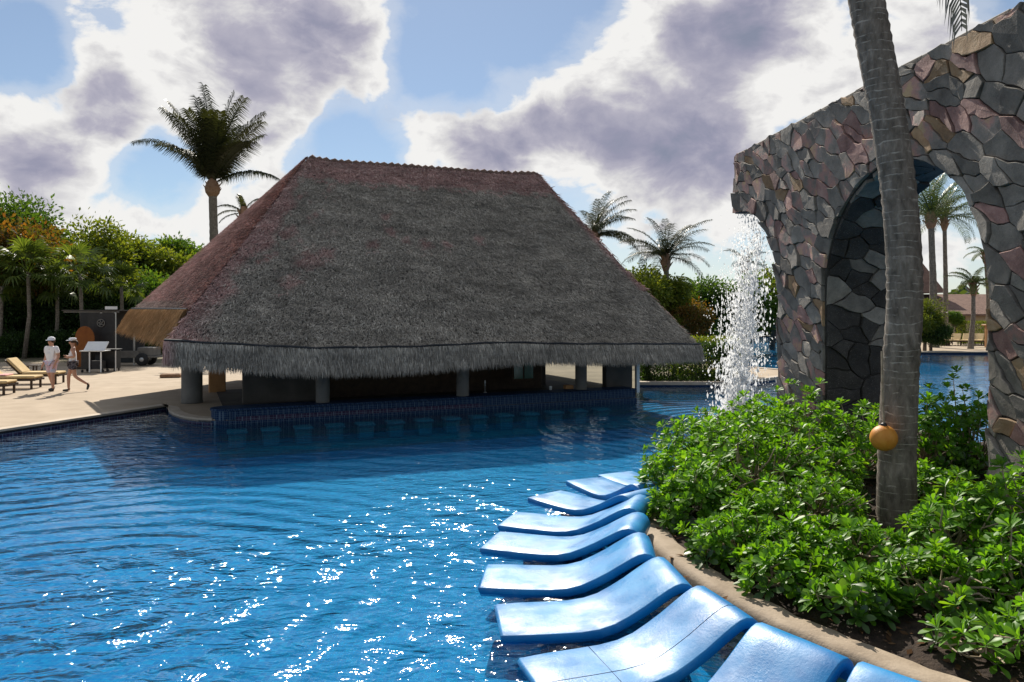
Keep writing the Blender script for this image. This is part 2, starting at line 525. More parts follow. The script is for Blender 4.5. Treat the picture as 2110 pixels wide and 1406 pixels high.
# thatch strands: grey weathered straw, lichen red; sunlit pink and tan of the left end put into the colour
m, t = new_mat('thatch')
M['thatch'] = m
g = t.node('ShaderNodeNewGeometry')
rnd = g.outputs['Random Per Island']
grey = t.ramp(rnd, [(0, (.20, .178, .15)), (.45, (.375, .335, .285)), (.8, (.51, .46, .39)), (1, (.72, .65, .56))])
redc = t.ramp(rnd, [(0, (.30, .13, .12)), (.5, (.56, .28, .26)), (1, (.76, .48, .44))])
och = t.ramp(rnd, [(0, (.30, .16, .07)), (.5, (.52, .30, .14)), (1, (.70, .46, .25))])
c = t.mix(t.node('ShaderNodeAttribute', attribute_name='red').outputs['Fac'], grey, redc)
c = t.mix(t.node('ShaderNodeAttribute', attribute_name='ochre').outputs['Fac'], c, och)
big = t.noise(t.vm('MULTIPLY', g.outputs['Position'], (1, 1, 2.2)), 1.1, 6, .65)
c = t.mix(1.0, c, t.ramp(big, [(.3, (.62, .62, .62)), (.7, (1.25, 1.25, 1.25))]), 'MULTIPLY')
dif = t.node('ShaderNodeBsdfDiffuse', {'Color': c, 'Roughness': .6})
tr = t.node('ShaderNodeBsdfTranslucent', {'Color': c})
mx = t.node('ShaderNodeMixShader', {0: .15, 1: dif.outputs[0], 2: tr.outputs[0]})
t.node('ShaderNodeOutputMaterial', {'Surface': mx.outputs[0]})
M['thatch_core'] = pmat('thatch_core', (.05, .047, .044), (.12, .11, .10), 8, .95, .04, 20)

# trunk of the coconut palms: grey with pale leaf-scar rings
m, t = new_mat('palm_trunk')
M['trunk'] = m
co = t.node('ShaderNodeTexCoord').outputs['Object']
sx = t.node('ShaderNodeSeparateXYZ', {0: co})
wob = t.m('ADD', sx.outputs[2], t.m('ADD', t.m('MULTIPLY', t.noise(co, 5, 4), .09), t.m('MULTIPLY', t.noise(t.vm('MULTIPLY', co, (.2, .2, 1)), 1.6, 2), .5)))
saw = t.m('FRACT', t.m('MULTIPLY', wob, 11.0))
n = t.noise(t.vm('MULTIPLY', co, (1, 1, .35)), 14, 8, .65)
c = t.ramp(n, [(.3, (.085, .07, .056)), (.55, (.205, .172, .14)), (.75, (.35, .30, .25))])
lines = t.m('MULTIPLY', t.smooth(saw, .80, .97), t.smooth(t.noise(t.vm('MULTIPLY', co, (1, 1, 2)), 9, 4), .42, .6))
c = t.mix(t.m('MULTIPLY', lines, .75), c, (.52, .47, .40))
vert = t.noise(t.vm('MULTIPLY', co, (9, 9, .6)), 3, 5)
hgt = t.m('ADD', t.m('MULTIPLY', saw, .6), t.m('ADD', t.m('MULTIPLY', n, .8), t.m('MULTIPLY', vert, .6)))
bp = t.node('ShaderNodeBump', {'Strength': 1.0, 'Distance': .018, 'Height': hgt})
b = t.node('ShaderNodeBsdfPrincipled', {'Base Color': c, 'Roughness': .85, 'Specular IOR Level': .25, 'Normal': bp})
t.node('ShaderNodeOutputMaterial', {'Surface': b})

# moulded blue plastic of the in-pool loungers
m, t = new_mat('blue_fibreglass')
M['blue'] = m
co = t.node('ShaderNodeTexCoord').outputs['Object']
oi = t.node('ShaderNodeObjectInfo')
off = t.vm('ADD', co, t.node('ShaderNodeCombineXYZ', {0: t.m('MULTIPLY', oi.outputs['Random'], 30.0)}).outputs[0])
n = t.noise(off, 2.2, 6, .6)
c = t.ramp(n, [(.3, (.003, .13, .36)), (.55, (.006, .195, .46)), (.78, (.035, .28, .54))])
st = t.noise(t.vm('MULTIPLY', off, (1, 5, 1)), 5, 5)
c = t.mix(t.smooth(st, .56, .74, 0, .25), c, (.16, .36, .60))
rg = t.smooth(t.noise(off, 3.0, 5), .35, .7, .34, .6)
hb = t.m('ADD', t.m('MULTIPLY', t.noise(off, 190, 2), .5), t.m('MULTIPLY', t.noise(off, 45, 3), .6))
bp = t.node('ShaderNodeBump', {'Strength': .55, 'Distance': .004, 'Height': hb})
b = t.node('ShaderNodeBsdfPrincipled', {'Base Color': c, 'Roughness': rg, 'Specular IOR Level': .4, 'Normal': bp})
t.node('ShaderNodeOutputMaterial', {'Surface': b})

# falling water: white with bubbles of air
m, t = new_mat('falling_water')
M['spray'] = m
d = t.node('ShaderNodeBsdfDiffuse', {'Color': (.93, .94, .96)})
tr = t.node('ShaderNodeBsdfTranslucent', {'Color': (.95, .96, .97)})
rf_ = t.node('ShaderNodeBsdfRefraction', {'Color': (1, 1, 1), 'Roughness': .05, 'IOR': 1.33})
gl = t.node('ShaderNodeBsdfGlossy', {'Color': (1, 1, 1), 'Roughness': .1})
a = t.node('ShaderNodeMixShader', {0: .6, 1: d.outputs[0], 2: tr.outputs[0]})
a1 = t.node('ShaderNodeMixShader', {0: .2, 1: a.outputs[0], 2: rf_.outputs[0]})
a2 = t.node('ShaderNodeMixShader', {0: .15, 1: a1.outputs[0], 2: gl.outputs[0]})
t.node('ShaderNodeOutputMaterial', {'Surface': a2.outputs[0]})

# ================================================================== THE SETTING
BA = R(24)                                   # the bar stands 24 degrees off the picture plane
BU = Vector((math.cos(BA), math.sin(BA), 0))   # along the bar, to the right
BN = Vector((math.sin(BA), -math.cos(BA), 0))  # out of its front
BAR_L = Vector((-6.76, 17.6, 0))             # left end of the counter front
BAR_R = Vector((3.72, 22.26, 0))             # right end


def bez(p0, p1, p2, n):
    return [tuple((1 - s) ** 2 * Vector(p0) + 2 * s * (1 - s) * Vector(p1) + s * s * Vector(p2)) for s in [i / n for i in range(1, n)]]


pool = [(-19.5, -6.0), (-9.4, 20.25)]
pool += bez((-9.4, 20.25), (-8.3, 17.5), (-6.76, 17.55), 8)
pool += [(-6.76, 17.55), (3.75, 22.22), (4.45, 26.5), (7.9, 26.5), (9.3, 27.7), (11.0, 29.3), (12.0, 32.0), (10.0, 35.5), (10.2, 40.0),
         (18.6, 75.0), (30.0, 75.0), (24.5, 46.0), (48.0, 46.0), (48.0, -6.0)]
outer = [(-500, -300), (500, -300), (500, 900), (-500, 900)]

# ground with the pool cut out
tri = tessellate_polygon([[Vector((x, y, 0)) for x, y in outer], [Vector((x, y, 0)) for x, y in pool]])
gv = [Vector((x, y, .10)) for x, y in outer + pool]
gf = []
for q in tri:
    q = list(q)
    if (gv[q[1]] - gv[q[0]]).cross(gv[q[2]] - gv[q[0]]).z < 0:
        q.reverse()
    gf.append(q)
tag(link(bpy.data.objects.new('ground', mesh_from('ground', gv, gf, M['ground']))), kind='structure')

# pool basin: floor and tiled sides
tag(MB().add([(-25, -8, -.50), (50, -8, -.50), (50, 80, -.50), (-25, 80, -.50)], [[0, 1, 2, 3]]).build('pool_floor', M['floor_tile']), kind='structure')
mb = MB()
for i in range(len(pool)):
    a, b = pool[i], pool[(i + 1) % len(pool)]
    mb.add([(a[0], a[1], -1.25), (b[0], b[1], -1.25), (b[0], b[1], .10), (a[0], a[1], .10)], [[0, 1, 2, 3]])
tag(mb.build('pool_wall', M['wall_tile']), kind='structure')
tag(MB().add([(-24, -7.5, 0), (49, -7.5, 0), (49, 79, 0), (-24, 79, 0)], [[0, 1, 2, 3]]).build('pool_water', M['water']), kind='structure')


def strip(path, w, z0, z1):
    """a raised strip whose inner edge follows path and which widens to the left of the walking direction"""
    P = [Vector((x, y, 0)) for x, y in path]
    out = []
    for i, p in enumerate(P):
        t = (P[min(i + 1, len(P) - 1)] - P[max(i - 1, 0)]).normalized()
        out.append(p + Vector((-t.y, t.x, 0)) * w)
    mb = MB()
    for i in range(len(P) - 1):
        a, b, c, d = P[i], P[i + 1], out[i + 1], out[i]
        v = [q + Vector((0, 0, z0)) for q in (a, b, c, d)] + [q + Vector((0, 0, z1)) for q in (a, b, c, d)]
        mb.add(v, [[4, 5, 6, 7], [0, 1, 5, 4], [2, 3, 7, 6]])
    return mb


# the sunlit deck on the left, with its coping
left_edge = [(-19.5, -6.0), (-9.4, 20.25)] + pool[2:9]
deck_poly = [(-19.55, -6.0), (-9.45, 20.27)] + [(x - .02, y + .04) for x, y in pool[2:10]] + [(-6.7, 19.5), (-7.5, 22.0), (-8.0, 30.0), (-9.5, 36.0), (-40, 38.0), (-40, -6)]
tag(MB().prism(deck_poly, .08, .125, False).build('deck', M['deck']), kind='structure')
# pool[0] -> up: left of travel is the deck side
tag(strip(left_edge, .26, .06, .15).build('pool_coping', M['coping']), kind='structure')
mb = strip([(-19.47, -6.0), (-9.37, 20.2)] + [(x + .03, y - .03) for x, y in pool[2:9]], .03, -.1, .05)
tag(mb.build('border_tiles', M['brick_tile']), kind='structure')
tag(strip([(4.45, 26.48), (7.9, 26.48), (9.3, 27.68), (11.0, 29.28), (12.0, 32.0), (10.0, 35.5)], .32, .05, .16).build('pool_kerb', M['coping']), kind='structure')
tag(MB().prism([(7.6, 26.9), (9.3, 28.0), (10.9, 29.6), (11.7, 32.0), (9.8, 35.0), (8.6, 33.0), (8.2, 29.0)], .09, .128, False).build('side_deck', M['deck']), kind='structure')
# far decks
tag(strip([(18.6, 75.0), (30.0, 75.0)], .5, .05, .17).build('far_coping', M['coping']), kind='structure')
tag(strip([(24.5, 46.0), (48.0, 46.0)], .5, .05, .17).build('far_coping_right', M['coping']), kind='structure')
tag(MB().prism([(24.0, 46.5), (48.0, 46.5), (60, 62), (27.0, 62)], .09, .13, False).build('far_deck', M['deck']), kind='structure')

# ------------------------------------------------------------------ planter island
rim_line = [(6.2, 2.2), (4.7, 3.0), (3.6, 4.05), (2.86, 4.95), (2.5, 5.45), (2.08, 6.15), (1.76, 7.05), (1.56, 8.1), (1.62, 9.4), (1.95, 10.6), (2.75, 12.0),
            (3.8, 13.6), (4.55, 15.0), (5.15, 16.3)]


def smooth_line(pts, n=5):
    P = [Vector((x, y)) for x, y in pts]
    out = []
    for i in range(len(P) - 1):
        p0, p1, p2, p3 = P[max(i - 1, 0)], P[i], P[i + 1], P[min(i + 2, len(P) - 1)]
        for k in range(n):
            s = k / n
            q = .5 * ((2 * p1) + (p2 - p0) * s + (2 * p0 - 5 * p1 + 4 * p2 - p3) * s * s + (3 * p1 - p0 - 3 * p2 + p3) * s ** 3)
            out.append((q.x, q.y))
    out.append(tuple(P[-1]))
    return out


rim = smooth_line(rim_line)
# walking away from the camera the water is on the left and the soil on the right
island = rim[::-1] + [(9.4, 2.2), (9.4, 12.5), (8.2, 16.0), (6.6, 17.0)]
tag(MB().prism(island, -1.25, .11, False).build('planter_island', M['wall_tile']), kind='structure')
# soil sheet with gentle mounds
sx_, sy_ = 56, 84
xs = np.linspace(1.3, 9.4, sx_); ys = np.linspace(2.2, 17.0, sy_)


def inside(x, y, poly):
    r = False
    j = len(poly) - 1
    for i in range(len(poly)):
        xi, yi = poly[i]; xj, yj = poly[j]
        if (yi > y) != (yj > y) and x < (xj - xi) * (y - yi) / (yj - yi) + xi:
            r = not r
        j = i
    return r


def soil_h(x, y):
    return .165 + .03 * math.sin(x * 3.1 + y * 1.7) + .025 * math.sin(x * 7.3 - y * 5.1) + .10 * min(1, max(0, (x - 2.6) / 2.5))


in_line = [(p[0], p[1]) for p in rim]
isl2 = []
P = [Vector((x, y, 0)) for x, y in rim]
for i, p in enumerate(P):
    tt = (P[min(i + 1, len(P) - 1)] - P[max(i - 1, 0)]).normalized()
    isl2.append(tuple((p + Vector((tt.y, -tt.x, 0)) * .23).xy))
soil_poly = isl2[::-1] + [(9.35, 2.25), (9.35, 12.4), (8.1, 15.9), (6.6, 16.9)]
ok = np.array([[inside(x, y, soil_poly) for x in xs] for y in ys])
vid = {}; sv_, sf_ = [], []
for j in range(sy_ - 1):
    for i in range(sx_ - 1):
        if ok[j, i] or ok[j + 1, i] or ok[j, i + 1] or ok[j + 1, i + 1]:
            q = []
            for a, b in ((i, j), (i + 1, j), (i + 1, j + 1), (i, j + 1)):
                if (a, b) not in vid:
                    vid[(a, b)] = len(sv_)
                    x, y = xs[a], ys[b]
                    if not ok[b, a]:                       # pull border vertices under the rim
                        sv_.append((x, y, .12))
                    else:
                        sv_.append((x, y, soil_h(x, y)))
                q.append(vid[(a, b)])
            sf_.append(q)
soil = link(bpy.data.objects.new('soil', mesh_from('soil', sv_, sf_, M['soil'], True)))
tag(soil, kind='structure')
# concrete rim with a rounded edge
mb = MB()
prof = [(-.04, -.2), (-.05, .14), (-.02, .19), (.03, .205), (.23, .20), (.27, .17), (.27, .05)]
rv = []
for i, p in enumerate(P):
    tt = (P[min(i + 1, len(P) - 1)] - P[max(i - 1, 0)]).normalized()
    nn = Vector((tt.y, -tt.x, 0))
    for a, z in prof:
        rv.append(p + nn * (a + .012 * math.sin(i * 1.7 + z * 9)) + Vector((0, 0, z + .006 * math.sin(i * 2.3))))
k = len(prof)
rf = [[i * k + j, i * k + j + 1, (i + 1) * k + j + 1, (i + 1) * k + j] for i in range(len(P) - 1) for j in range(k - 1)]
mb.add(rv, rf)
tag(mb.build('planter_rim', M['rim'], smooth=True), kind='structure')

# ================================================================== THE THATCHED SWIM-UP BAR
bar = empty('swim_up_bar', (-2, 21, 0))
tag(bar, 'large thatched swim-up bar with grey palm roof standing at the pool', 'bar')
bo = Vector((-2, 21, 0))


def part(mb, name, mat, parent, origin, smooth=False):
    """world-space shapes become a child of the thing at `origin`"""
    mb.v = [p - Vector(origin) for p in mb.v]
    return mb.build(name, mat, parent, smooth)


F1 = Vector((-7.76, 16.5, 0)); F2 = Vector((5.63, 22.3, 0))
R1 = Vector((-6.37, 23.1, 7.5)); R2 = Vector((0.84, 25.7, 7.5))
B1 = Vector((-12.3, 24.0, 2.72)); B2 = Vector((1.2, 32.0, 1.9)); B1b = Vector((-10.5, 29.5, 2.2))
SEAM = [(338, 705), (420, 710), (640, 721), (850, 718), (1036, 709), (1172, 712), (1438, 712)]
LIP = [(325, 750), (420, 764), (560, 773), (640, 779), (800, 776), (900, 768), (1000, 758), (1100, 748), (1200, 751), (1300, 751), (1440, 743)]
RIDGE = [(635, 324), (700, 333), (850, 343), (960, 351), (1030, 356), (1105, 357)]


def interp(tab, x):
    return float(np.interp(x, [a for a, b in tab], [b for a, b in tab]))


def seam_pt(u):
    p = F1.lerp(F2, u)
    px = 1055 + p.x / p.y * F_PX
    p.z = CAM_Z + (HOR - interp(SEAM, px)) / F_PX * p.y
    return p


def lip_pt(u):
    p = F1.lerp(F2, u) + BN * .16
    px = 1055 + p.x / p.y * F_PX
    p.z = CAM_Z + (HOR - interp(LIP, px)) / F_PX * p.y
    return p


def ridge_pt(u):
    p = R1.lerp(R2, u)
    px = 1055 + p.x / p.y * F_PX
    p.z = CAM_Z + (HOR - interp(RIDGE, px)) / F_PX * p.y
    return p


def front_pt(u, v):
    a, b = seam_pt(u), ridge_pt(u)
    p = a.lerp(b, v)
    p.z -= .10 * math.sin(math.pi * v)              # a slight sag in the slope
    return p


HT = .13                                            # where the end face's higher eave meets the hip
hipL = front_pt(0, HT)


def left_pt(u, v):
    a = hipL.lerp(B1, u)
    a.z = hipL.z + (B1.z - hipL.z) * u
    p = a.lerp(ridge_pt(0), v)
    h = front_pt(0, HT + (1 - HT) * v)
    p = p.lerp(h, (1 - u) ** 6)
    return p


def right_pt(u, v):
    return seam_pt(1).lerp(B2, u).lerp(ridge_pt(1), v)


def back_pt(u, v):
    return B2.lerp(B1b, u).lerp(ridge_pt(1 - u), v)


def backleft_pt(u, v):
    return B1.lerp(B1b, u).lerp(ridge_pt(0), v)


mb = MB()


def patch(fn, nu, nv, off=-.05):
    n0 = len(mb.v)
    vs = [fn(i / nu, j / nv) + Vector((0, 0, off)) for j in range(nv + 1) for i in range(nu + 1)]
    fs = [[j * (nu + 1) + i, j * (nu + 1) + i + 1, (j + 1) * (nu + 1) + i + 1, (j + 1) * (nu + 1) + i] for j in range(nv) for i in range(nu)]
    mb.add(vs, fs)


patch(front_pt, 40, 8); patch(left_pt, 12, 8); patch(right_pt, 10, 6); patch(back_pt, 12, 6); patch(backleft_pt, 6, 6)
# underside, a hand's breadth below
patch(front_pt, 40, 4, -.4); patch(left_pt, 8, 4, -.4); patch(right_pt, 8, 4, -.4); patch(back_pt, 8, 4, -.4); patch(backleft_pt, 6, 4, -.4)
# the hanging eave band
for i in range(60):
    u0, u1 = i / 60, (i + 1) / 60
    a, b = seam_pt(u0), seam_pt(u1); c, d = lip_pt(u1), lip_pt(u0)
    up = Vector((0, 0, .14))
    mb.add([a, b, c + up, d + up], [[0, 1, 2, 3]])
    k = -BN * .35
    mb.add([a + k - Vector((0, 0, .1)), b + k - Vector((0, 0, .1)), c + up + k * .3, d + up + k * .3], [[0, 1, 2, 3]])
roof = part(mb, 'roof', M['thatch_core'], bar, bo)


def strands(fn, n, length, width, dv, nrm, redfn, och=0.0, lift=.05, jit=.35):
    """n tapering straw blades lying down the slope"""
    u = rng.random(n); v = rng.random(n)
    P = np.array([fn(a, b)[:] for a, b in zip(u, v)])
    e = .01
    D = np.array([(fn(a, b - e) - fn(a, b + e)).normalized()[:] for a, b in zip(u, np.clip(v, .02, .98))])
    N = np.array(nrm[:]); N = N / np.linalg.norm(N)
    Sd = np.cross(D, N); Sd /= np.linalg.norm(Sd, axis=1)[:, None]
    th = rng.normal(0, jit, n)
    Dj = D * np.cos(th)[:, None] + Sd * np.sin(th)[:, None]
    Sj = np.cross(Dj, N)
    L = length * (0.6 + .8 * rng.random(n)); W = width * (.6 + .8 * rng.random(n))
    base = P + N * (rng.random(n) * .03)[:, None]
    tip = base + Dj * L[:, None] + N * (lift * (rng.random(n) - .1))[:, None]
    a = base - Sj * W[:, None] / 2; b = base + Sj * W[:, None] / 2
    V = np.stack([a, b, tip], 1).reshape(-1, 3)
    red = np.repeat([redfn(x, y, p) for x, y, p in zip(u, v, P)], 3)
    return V, red, np.full(len(V), och)


def nz(x, y, s):
    return (math.sin(x * 1.3 * s + 1.1) * math.cos(y * 1.7 * s + .4) + math.sin(x * 2.9 * s - y * 2.3 * s + 2.0) * .6 + math.sin(x * 6.1 * s + y * 5.3 * s) * .4) / 2


spots = [(.16, .42, .04), (.19, .46, .03), (.30, .52, .022), (.345, .60, .02), (.39, .55, .018), (.44, .53, .024), (.50, .53, .018), (.33, .68, .02), (.60, .57, .02), (.08, .55, .03), (.14, .30, .025)]


def red_front(u, v, p):
    r = 0.0
    r = max(r, min(1, (v - (.865 + .022 * nz(u * 22, v, 1))) / .02))
    r = max(r, min(1, ((.055 + .035 * nz(v * 9, u * 3, 1)) - u) / .02 * (1 if v > .18 else .4)))
    if u < .22 and .3 < v < .95:
        r = max(r, min(.9, (nz(u * 40, v * 22, 1) - .28) * 3 * (1 - u / .22)))
    for a, b, s in spots:
        dd = math.hypot((u - a) * 1.5, v - b) / s
        r = max(r, min(.85, 1.5 - dd + .6 * nz(u * 90, v * 60, 1)))
    r = max(r, min(1, ((u - .975) / .02)) if v > .3 else 0)
    return max(0.0, min(1.0, r)) * (.4 + .4 * random.random())


fn_n = (ridge_pt(.5) - seam_pt(.5)).cross(-BU)
if fn_n.z < 0: fn_n = -fn_n
ln = (ridge_pt(0) - hipL).cross(B1 - hipL)
if ln.z < 0: ln = -ln
rn = (ridge_pt(1) - seam_pt(1)).cross(B2 - seam_pt(1))
if rn.z < 0: rn = -rn


def area_v(n):  # more samples low on the slope, where the face is wider
    return n


def front_w(u, v):
    return front_pt(u, 1 - (1 - v) ** .5 if False else v)


sets = []
sets.append(strands(front_pt, 190000, .11, .022, 0, fn_n, red_front, jit=.55))
def course_pt(u, v):
    c = math.floor(v * 13) / 13 + .012 * math.sin(u * 40) + .006 * math.sin(u * 131) + .02 * (v * 13 % 1)
    return front_pt(u, min(max(c, .0), .985)) + fn_u * .03


fn_u = fn_n.normalized()
sets.append(strands(course_pt, 9000, .15, .024, 0, fn_n, red_front, jit=.3, lift=.09))
sets.append(strands(left_pt, 50000, .11, .024, 0, ln, lambda u, v, p: .5 + .4 * random.random() if v > .06 or u < .2 else .35, 0.0))  # pink of grazing sun on the end face is put into the red
sets.append(strands(right_pt, 5000, .3, .05, 0, rn, lambda u, v, p: .5))


def hang(n, top_fn, bot_fn, out, och, redv, width=.034):
    u = rng.random(n); k = rng.random(n)
    k = np.where(rng.random(n) < .3, rng.random(n) * .2, k)
    T = np.array([top_fn(a)[:] for a in u]); B = np.array([bot_fn(a)[:] for a in u])
    out = np.array(out[:])
    base = T + (B - T) * (k * .8 - .06)[:, None] + out * (.05 + .09 * rng.random(n))[:, None]
    L = .11 + .12 * rng.random(n)
    rag = np.array([.5 + .5 * nz(a * 60, .3, 1) for a in u])
    low = k > .62
    L = np.where(low, L + .05 * rag * rng.random(n) + .03, L)
    D = (B - T); D /= np.linalg.norm(D, axis=1)[:, None]
    side = np.cross(D, out); side /= np.linalg.norm(side, axis=1)[:, None]
    th = rng.normal(0, .16, n)
    Dj = D * np.cos(th)[:, None] + side * np.sin(th)[:, None]
    tip = base + Dj * L[:, None] + out * (.04 * rng.random(n))[:, None]
    W = width * (.6 + .8 * rng.random(n))
    a = base - side * W[:, None] / 2; b = base + side * W[:, None] / 2
    V = np.stack([a, b, tip], 1).reshape(-1, 3)
    red = np.repeat([redv(x) for x in u], 3)
    return V, red, np.full(len(V), 1.0) * och


sets.append(hang(42000, seam_pt, lip_pt, BN, 0.0, lambda u: max(0, min(1, (.02 - u) / .02)) * .7, .019))
lo = (hipL - B1).cross(Vector((0, 0, 1))).normalized()
if lo.y > 0: lo = -lo


def lseam(u):
    return left_pt(u, 0)


def llip(u):
    p = left_pt(u, 0) + lo * .42
    p.z -= 1.0 - .25 * u
    return p


V_, r_, o_ = hang(16000, lseam, llip, lo, 1.0, lambda u: .3, .03)  # ochre puts the sunlit tan of the end fringe into the straw
sets.append((V_, r_, o_))
# core of the tan end fringe so that no light comes through
mb = MB()
for i in range(12):
    a, b, c, d = lseam(i / 12), lseam((i + 1) / 12), llip((i + 1) / 12), llip(i / 12)
    mb.add([a, b, c + Vector((0, 0, .2)), d + Vector((0, 0, .2))], [[0, 1, 2, 3]])
part(mb, 'end_fringe', M['thatch_core'], roof, bo)
V = np.concatenate([s[0] for s in sets]) - np.array(bo[:])
red = np.concatenate([s[1] for s in sets]); och = np.concatenate([s[2] for s in sets])
me = mesh_np('thatch', V, np.arange(len(V)).reshape(-1, 3), M['thatch'], attrs={'red': red, 'ochre': och})
th = link(bpy.data.objects.new('thatch', me), roof)
tag(th, kind='stuff')
# ridge roll of bundled straw, bundle by bundle
for i in range(34):
    u0, u1 = (i + .25 * random.random()) / 34, (i + .85 + .3 * random.random()) / 34
    a, b = ridge_pt(u0), ridge_pt(u1)
    mb = MB().tube([a + Vector((0, 0, -.06)), a.lerp(b, .5) + Vector((0, 0, -.03 + .02 * random.random())), b + Vector((0, 0, -.06))], [.07 + .03 * random.random(), .09 + .03 * random.random(), .07 + .03 * random.random()], 8)
    part(mb, 'ridge_bundle', M['roofbrown'], roof, bo, True)
# the dark cables that hold the thatch down
mb = MB().tube([seam_pt(i / 40) + BN * .10 + Vector((0, 0, .05 + .012 * math.sin(i * 1.9))) for i in range(41)], .028, 6)
part(mb, 'cable', M['black'], roof, bo)
mb = MB().tube([left_pt(i / 12, .012) + lo * .09 for i in range(13)], .03, 6)
part(mb, 'cable', M['black'], roof, bo)

# columns
cols = [((-9.0, 20.8), .28, .12, 3.2), ((-4.85, 18.95), .175, .2, 2.45), ((-1.36, 20.4), .175, .2, 2.45), ((2.06, 22.07), .175, .2, 2.45)]
for (x, y), r, z0, z1 in cols:
    prof = [(r * 1.04, z0), (r * 1.04, z0 + .06), (r, z0 + .1), (r, z1)]
    part(MB().lathe(prof, (x, y, 0), 24), 'column', M['concrete'], bar, bo, True)
part(MB().box((-9.45, 23.7, 1.15), (.5, .5, 2.1), BA, .02), 'square_column', M['tanwood'], bar, bo)  # orange of the sunlit post is put into its colour
part(MB().box((-7.55, 26.0, 1.15), (.5, .5, 2.1), BA, .02), 'square_column', M['concrete'], bar, bo)
# counter: blue mosaic body with slab
mid = (BAR_L + BAR_R) / 2
blen = (BAR_R - BAR_L).length
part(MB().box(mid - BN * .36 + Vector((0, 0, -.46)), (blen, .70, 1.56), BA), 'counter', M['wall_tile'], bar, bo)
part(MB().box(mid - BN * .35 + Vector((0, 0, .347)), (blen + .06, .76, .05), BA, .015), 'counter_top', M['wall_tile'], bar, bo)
part(MB().box(mid + BN * .035 + BU * -2.4 + Vector((0, 0, .13)), (blen * .55, .03, .10), BA), 'border_tile', M['brick_tile'], bar, bo)
# rounded left end of the counter
part(MB().lathe([(.36, -1.25), (.36, .318), (.385, .322), (.385, .37), (.02, .3725)], BAR_L - BN * .36, 20), 'counter_end', M['wall_tile'], bar, bo, False)
# floor inside, back walls
part(MB().prism([tuple((BAR_L - BN * .7).xy), tuple((BAR_R - BN * .7).xy), tuple((BAR_R - BN * 7).xy), tuple((BAR_L - BN * 7).xy)], .09, .14), 'bar_floor', M['darkwall'], bar, bo)


def wall_at(px, d, wdt, z0, z1, mat, name, thick=.25, depth=0.0):
    p = pix(px, 640, d)
    part(MB().box((p.x, p.y, (z0 + z1) / 2), (wdt, thick, z1 - z0), BA, .01), name, mat, bar, bo)


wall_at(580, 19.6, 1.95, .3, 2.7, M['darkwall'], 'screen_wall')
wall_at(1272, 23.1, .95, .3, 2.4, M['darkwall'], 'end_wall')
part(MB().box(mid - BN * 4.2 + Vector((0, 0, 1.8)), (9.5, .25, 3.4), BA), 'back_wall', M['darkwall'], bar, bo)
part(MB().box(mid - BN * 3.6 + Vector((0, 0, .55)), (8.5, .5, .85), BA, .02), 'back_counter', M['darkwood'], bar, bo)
part(MB().box(mid - BN * 3.9 + BU * -1.5 + Vector((0, 0, 1.05)), (5.0, .3, .05), BA), 'shelf', M['darkwood'], bar, bo)
p = pix(1313, 640, 23.6)
part(MB().box((p.x, p.y, .9), (.12, .12, 1.6), BA, .01), 'white_post', M['white'], bar, bo)
# roof beams showing in the gloom under the eave
for uu in (.12, .35, .6, .85):
    a = seam_pt(uu) - BN * .5 + Vector((0, 0, .05)); b = front_pt(uu, .6) - Vector((0, 0, .5))
    part(MB().tube([a, b], .07, 8), 'rafter', M['darkwood'], bar, bo, True)
a, b = seam_pt(.16) - BN * 1.9, seam_pt(.86) - BN * 1.9
part(MB().tube([(a.x, a.y, 3.2), (b.x, b.y, 3.2)], .10, 8), 'wall_beam', M['darkwood'], bar, bo, True)

# green glass screen on the wall inside
p = pix(1078, 764, 23.4)
scr = empty('wall_screen', (p.x, p.y, p.z - .32), BA)
tag(scr, 'pale green glass screen in a dark frame hanging inside the bar', 'screen')
MB().box((0, .02, .32), (.78, .05, .66), 0, .01).build('frame', M['darkwood'], scr)
MB().box((-.17, -.012, .33), (.30, .012, .52)).build('pane', M['screen'], scr)
MB().box((.19, -.012, .33), (.30, .012, .52)).build('pane', M['screen'], scr)

# bottles on the shelf
bt = MB().lathe([(.035, 0), (.037, .02), (.037, .18), (.014, .24), (.014, .31), (.017, .315), (.017, .33)], sides=10).mesh('bottle', M['bottle'], True)
ords = ['first', 'second', 'third', 'fourth', 'fifth', 'sixth', 'seventh', 'eighth', 'ninth', 'tenth', 'eleventh', 'twelfth', 'thirteenth', 'fourteenth', 'fifteenth']
base = mid - BN * 3.85 + BU * -1.5
for i in range(12):
    q = base + BU * (-2.3 + i * .42)
    o = inst('bottle', bt, None, (q.x, q.y, 1.076), (0, 0, i), .85 + .3 * random.random())
    tag(o, '%s bottle from the left on the dark shelf inside the bar' % ords[i].capitalize(), 'bottle', 'bottles on the bar shelf')

# small things on the counter
q = pix(999, 640, 20.9)
tap = empty('beer_tap', (q.x, q.y + .2, 0.3725))
tag(tap, 'thin steel tap on the counter beside the middle column', 'tap')
MB().lathe([(.05, 0), (.05, .02), (.022, .03), (.02, .26)], sides=12).build('stem', M['steel'], tap, True)
MB().tube([(0, 0, .24), (0, -.08, .25), (0, -.11, .2)], .014, 8).build('spout', M['steel'], tap, True)
MB().lathe([(.014, .26), (.02, .30), (.012, .36)], sides=10).build('handle', M['white'], tap, True)
q = pix(1135, 640, 21.7)
cup = tag(MB().lathe([(.035, 0), (.045, .11), (.042, .11), (.033, .01)], sides=14).build('cup', M['white'], None, True, (q.x, q.y + .15, 0.3725)),
          'small white cup on the counter towards the right end', 'cup')
q = pix(1172, 640, 22.0)
tag(MB().box((0, 0, .06), (.26, .18, .12), BA, .01).build('napkin_box', M['tanwood'], None, False, (q.x, q.y + .15, 0.3725)),
    'low wooden box on the counter beside the right column', 'box')

